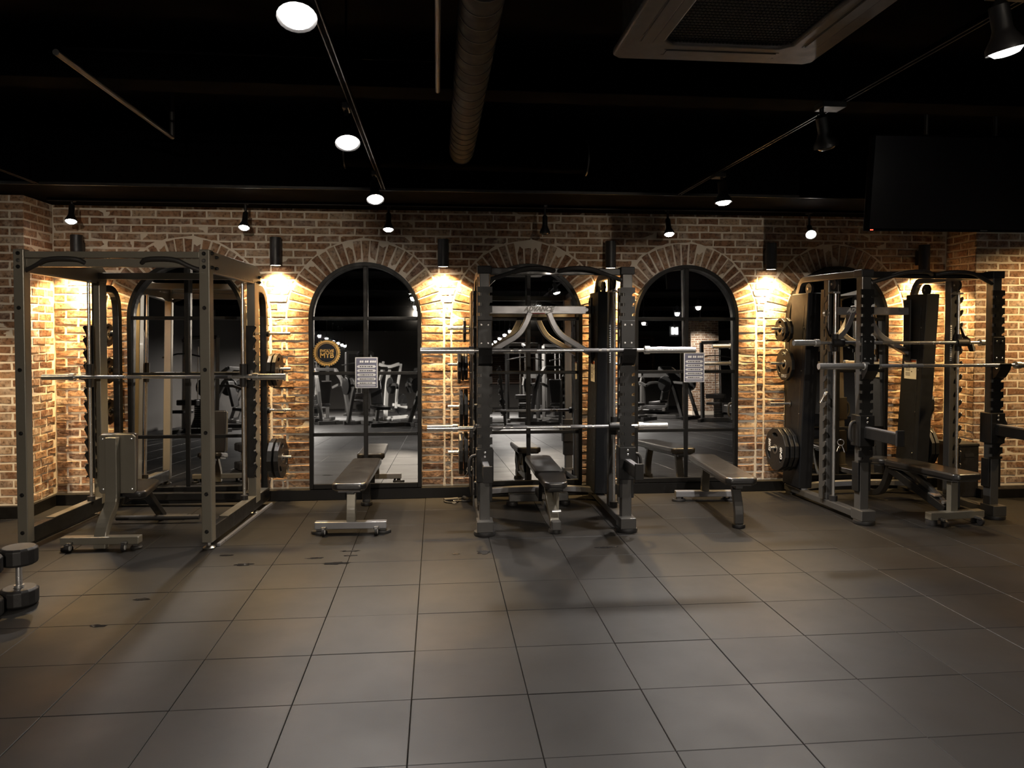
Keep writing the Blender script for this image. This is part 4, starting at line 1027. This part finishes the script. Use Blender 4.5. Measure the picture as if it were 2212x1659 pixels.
# dumbbell tree
def dumbbell_tree(label, loc, rz):
    t = thing('dumbbell_tree', label, 'dumbbell rack', loc, rz)
    for s in (-1, 1):
        MB().sweep([(s*.24, -.05, .05), (s*.10, 0, 1.45)], .05, .04).build('upright', 'grey_metal', t, .005)
        box('foot', 'grey_metal', t, s*.24-.03, s*.24+.03, -.35, .35, 0, .05)
        for k in range(5):
            z = .30 + k*.25; x = s*(.24-.14*(z/1.45))
            MB().box(x-.06, x+.06, .02, .16, z-.02, z).build('saddle', 'dark_metal', t)
    box('tie_bar', 'grey_metal', t, -.24, .24, -.02, .02, .10, .14)
    return t
dumbbell_tree('a frame dumbbell rack reflected in the middle mirror', (1.35, -3.6, 0), 180)
ORD = ['lowest', 'second', 'third', 'fourth', 'top']
for s in (-1, 1):
    for k in range(5):
        z = .30 + k*.25; x = 1.35 + s*(.24-.14*(z/1.45))
        dumbbell('%s round dumbbell on the %s side of the reflected rack' % (ORD[k], 'outer' if s > 0 else 'inner'), (x, -3.76, z), 90, .055+.004*(4-k), .24, False, True, 'dumbbells on the a frame rack')
# machines
def frame_machine(name, label, cat, loc, rz, beams, pads=(), stack=None, m='grey_metal', wheels=()):
    t = thing(name, label, cat, loc, rz)
    for nm, pts, w in beams: MB().sweep(smooth_path(pts, 1) if len(pts) > 2 else pts, w, w*1.1).build(nm, m, t, .006)
    for nm, b, rx in pads:
        c = Vector(((b[0]+b[1])/2, (b[2]+b[3])/2, (b[4]+b[5])/2)); MM = Matrix.Translation(c) @ Matrix.Rotation(rx, 4, 'X') @ Matrix.Translation(-c)
        MB().box(*b, MM).build(nm, 'vinyl_black', t, .02, True, 3)
    if stack:
        x, y = stack
        for k in range(14): box('stack_plate', 'dark_metal', t, x-.12, x+.12, y-.05, y+.05, .12+k*.045, .16+k*.045, .003)
        for s in (-1, 1): rod('guide_rod', 'chrome', t, (x+s*.07, y, .1), (x+s*.07, y, 1.9), .012, 10)
    for nm, p, n_, r in wheels: MB().cyl(Vector(p)-Vector(n_)*.03, Vector(p)+Vector(n_)*.03, r, 24).build(nm, 'dark_metal', t, .004, True)
    return t
def elliptical(label, loc, rz):
    return frame_machine('elliptical_trainer', label, 'elliptical trainer', loc, rz,
        [('base', [(0, -.75, .06), (0, .75, .06)], .09), ('front_foot', [(-.3, .7, .04), (.3, .7, .04)], .07), ('rear_foot', [(-.3, -.7, .04), (.3, -.7, .04)], .07),
         ('mast', [(0, .55, .1), (0, .50, .8), (0, .35, 1.45)], .10), ('console_arm', [(-.32, .32, 1.62), (0, .36, 1.52), (.32, .32, 1.62)], .08),
         ('swing_arm', [(-.28, .45, .35), (-.30, .40, .95), (-.26, .20, 1.70)], .06), ('swing_arm', [(.28, .45, .35), (.30, .40, .95), (.26, .10, 1.62)], .06),
         ('crank_arm', [(-.2, .45, .32), (-.2, -.35, .25)], .07), ('crank_arm', [(.2, .45, .45), (.2, -.35, .35)], .07)],
        [('pedal', (-.28, -.12, -.25, .10, .32, .36), 0), ('pedal', (.12, .28, -.25, .10, .42, .46), 0)], None, 'white_paint', [('drive_wheel', (0, -.45, .42), (1, 0, 0), .32)])
elliptical('white elliptical trainer reflected in the badge mirror', (-1.25, -8.2, 0), 25)
elliptical('white elliptical trainer farther left in the badge mirror reflection', (-3.9, -9.8, 0), 10)
def treadmill(label, loc, rz):
    return frame_machine('treadmill', label, 'treadmill', loc, rz,
        [('side_rail', [(-.36, -.9, .16), (-.36, .8, .16)], .09), ('side_rail', [(.36, -.9, .16), (.36, .8, .16)], .09),
         ('mast', [(-.38, .75, .1), (-.40, .70, 1.25)], .07), ('mast', [(.38, .75, .1), (.40, .70, 1.25)], .07),
         ('hand_rail', [(-.40, .70, 1.20), (-.40, .25, 1.05), (-.40, .05, .95)], .045), ('hand_rail', [(.40, .70, 1.20), (.40, .25, 1.05), (.40, .05, .95)], .045), ('dash', [(-.40, .70, 1.28), (.40, .70, 1.28)], .14)],
        [('belt', (-.31, .31, -.9, .75, .13, .17), 0), ('motor_cover', (-.40, .40, .6, .92, .10, .26), 0)])
treadmill('dark treadmill with curved rails reflected in the fourth mirror', (4.6, -8.6, 0), 200)
treadmill('second dark treadmill standing beside the curved railed one', (5.8, -8.7, 0), 200)
treadmill('dark treadmill far behind near the louvre screens', (3.3, -11.6, 0), 190)
def cable_tower(label, loc, rz, h=2.1):
    return frame_machine('cable_machine', label, 'cable machine', loc, rz,
        [('base', [(-.45, 0, .05), (.45, 0, .05)], .09), ('foot', [(-.42, -.5, .04), (-.42, .5, .04)], .08), ('foot', [(.42, -.5, .04), (.42, .5, .04)], .08),
         ('column', [(-.42, 0, .05), (-.42, 0, h)], .08), ('column', [(.42, 0, .05), (.42, 0, h)], .08), ('top_beam', [(-.42, 0, h), (.42, 0, h)], .08), ('arm', [(0, 0, h), (0, .4, h-.05), (0, .6, h-.1)], .06), ('pull_bar', [(-.5, .6, h-.45), (0, .6, h-.35), (.5, .6, h-.45)], .03)],
        [('seat', (-.18, .18, .45, .8, .46, .53), 0), ('thigh_pad', (-.25, .25, .35, .48, .62, .74), 0)], (0, 0))
cable_tower('tall grey cable machine behind the a frame dumbbell rack', (2.3, -6.2, 0), 0)
cable_tower('tall grey cable machine far left in the badge mirror reflection', (-2.6, -11.5, 0), 0)
cable_tower('tall grey cable machine seen through the smith machine mirror', (-5.2, -3.0, 0), 20)
cable_tower('tall grey cable machine far behind the white elliptical trainer', (-.2, -11.8, 0), -10, 2.2)
def press(label, loc, rz):
    return frame_machine('plate_press_machine', label, 'press machine', loc, rz,
        [('base', [(0, -.8, .06), (0, .8, .06)], .09), ('cross_foot', [(-.5, .75, .05), (.5, .75, .05)], .08), ('cross_foot', [(-.45, -.75, .05), (.45, -.75, .05)], .08),
         ('frame_leg', [(-.4, .7, .05), (-.36, .35, 1.1), (-.30, -.1, 1.45)], .08), ('frame_leg', [(.4, .7, .05), (.36, .35, 1.1), (.30, -.1, 1.45)], .08),
         ('press_arm', [(-.55, .30, 1.0), (-.50, -.25, 1.05), (-.40, -.50, .95)], .06), ('press_arm', [(.55, .30, 1.0), (.50, -.25, 1.05), (.40, -.50, .95)], .06), ('top_yoke', [(-.3, -.1, 1.45), (.3, -.1, 1.45)], .07)],
        [('seat', (-.2, .2, -.55, -.15, .42, .50), .1), ('backrest', (-.16, .16, -.12, -.04, .52, 1.15), -.25)], None, 'grey_metal',
        [('loaded_plate', (-.62, .30, 1.0), (1, 0, 0), .22), ('loaded_plate', (.62, .30, 1.0), (1, 0, 0), .22)])
press('grey plate loaded press machine reflected right of the middle mirror bar', (3.0, -5.0, 0), 30)
press('grey plate loaded press machine reflected in the left half of the badge mirror', (-3.0, -6.6, 0), -30)
press('grey plate loaded press machine reflected low in the fourth mirror', (4.4, -5.6, 0), 10)
press('grey plate loaded press machine far in front of the brick column', (6.6, -7.0, 0), -40)
press('dark plate loaded press machine by the far left wall', (-5.0, -7.8, 0), 60)

# more machines of the same kinds, standing between the ones above
SRC = {}
for o in col.objects:
    b = o.name.split('.')[0]
    if b in ('elliptical_trainer', 'treadmill', 'cable_machine', 'plate_press_machine', 'dumbbell_tree') and b not in SRC: SRC[b] = o
for kind, x, y, rz, lab in (
        ('plate_press_machine', -1.6, -5.2, 150, 'grey plate loaded press machine low behind the reflected wheeled bench'),
        ('cable_machine', -3.6, -8.4, 15, 'tall grey cable machine between the reflected badge and the notice'),
        ('plate_press_machine', -.3, -7.0, 200, 'grey plate loaded press machine right of the white elliptical trainer'),
        ('treadmill', -4.6, -12.6, 170, 'dark treadmill far left under the long lamp row'),
        ('elliptical_trainer', .9, -8.6, -20, 'white elliptical trainer reflected at the left edge of the middle mirror'),
        ('plate_press_machine', .1, -4.8, 60, 'grey plate loaded press machine left beside the a frame dumbbell rack'),
        ('cable_machine', 3.4, -7.1, -15, 'tall grey cable machine reflected behind the middle rack tower'),
        ('plate_press_machine', 5.2, -6.6, 130, 'grey plate loaded press machine between the two reflected treadmills'),
        ('cable_machine', 7.4, -5.2, 30, 'tall grey cable machine in front of the reflected brick column'),
        ('plate_press_machine', -5.0, -4.6, 100, 'grey plate loaded press machine reflected behind the upright bench'),
        ('treadmill', 7.2, -10.6, 200, 'dark treadmill beside the foot of the brick column'),
        ('cable_machine', 5.0, -11.0, 0, 'tall grey cable machine far before the louvre screens')):
    c = copy_tree(SRC[kind]); c.location = (x, y, 0); c.rotation_euler = (0, 0, math.radians(rz)); c['label'] = lab
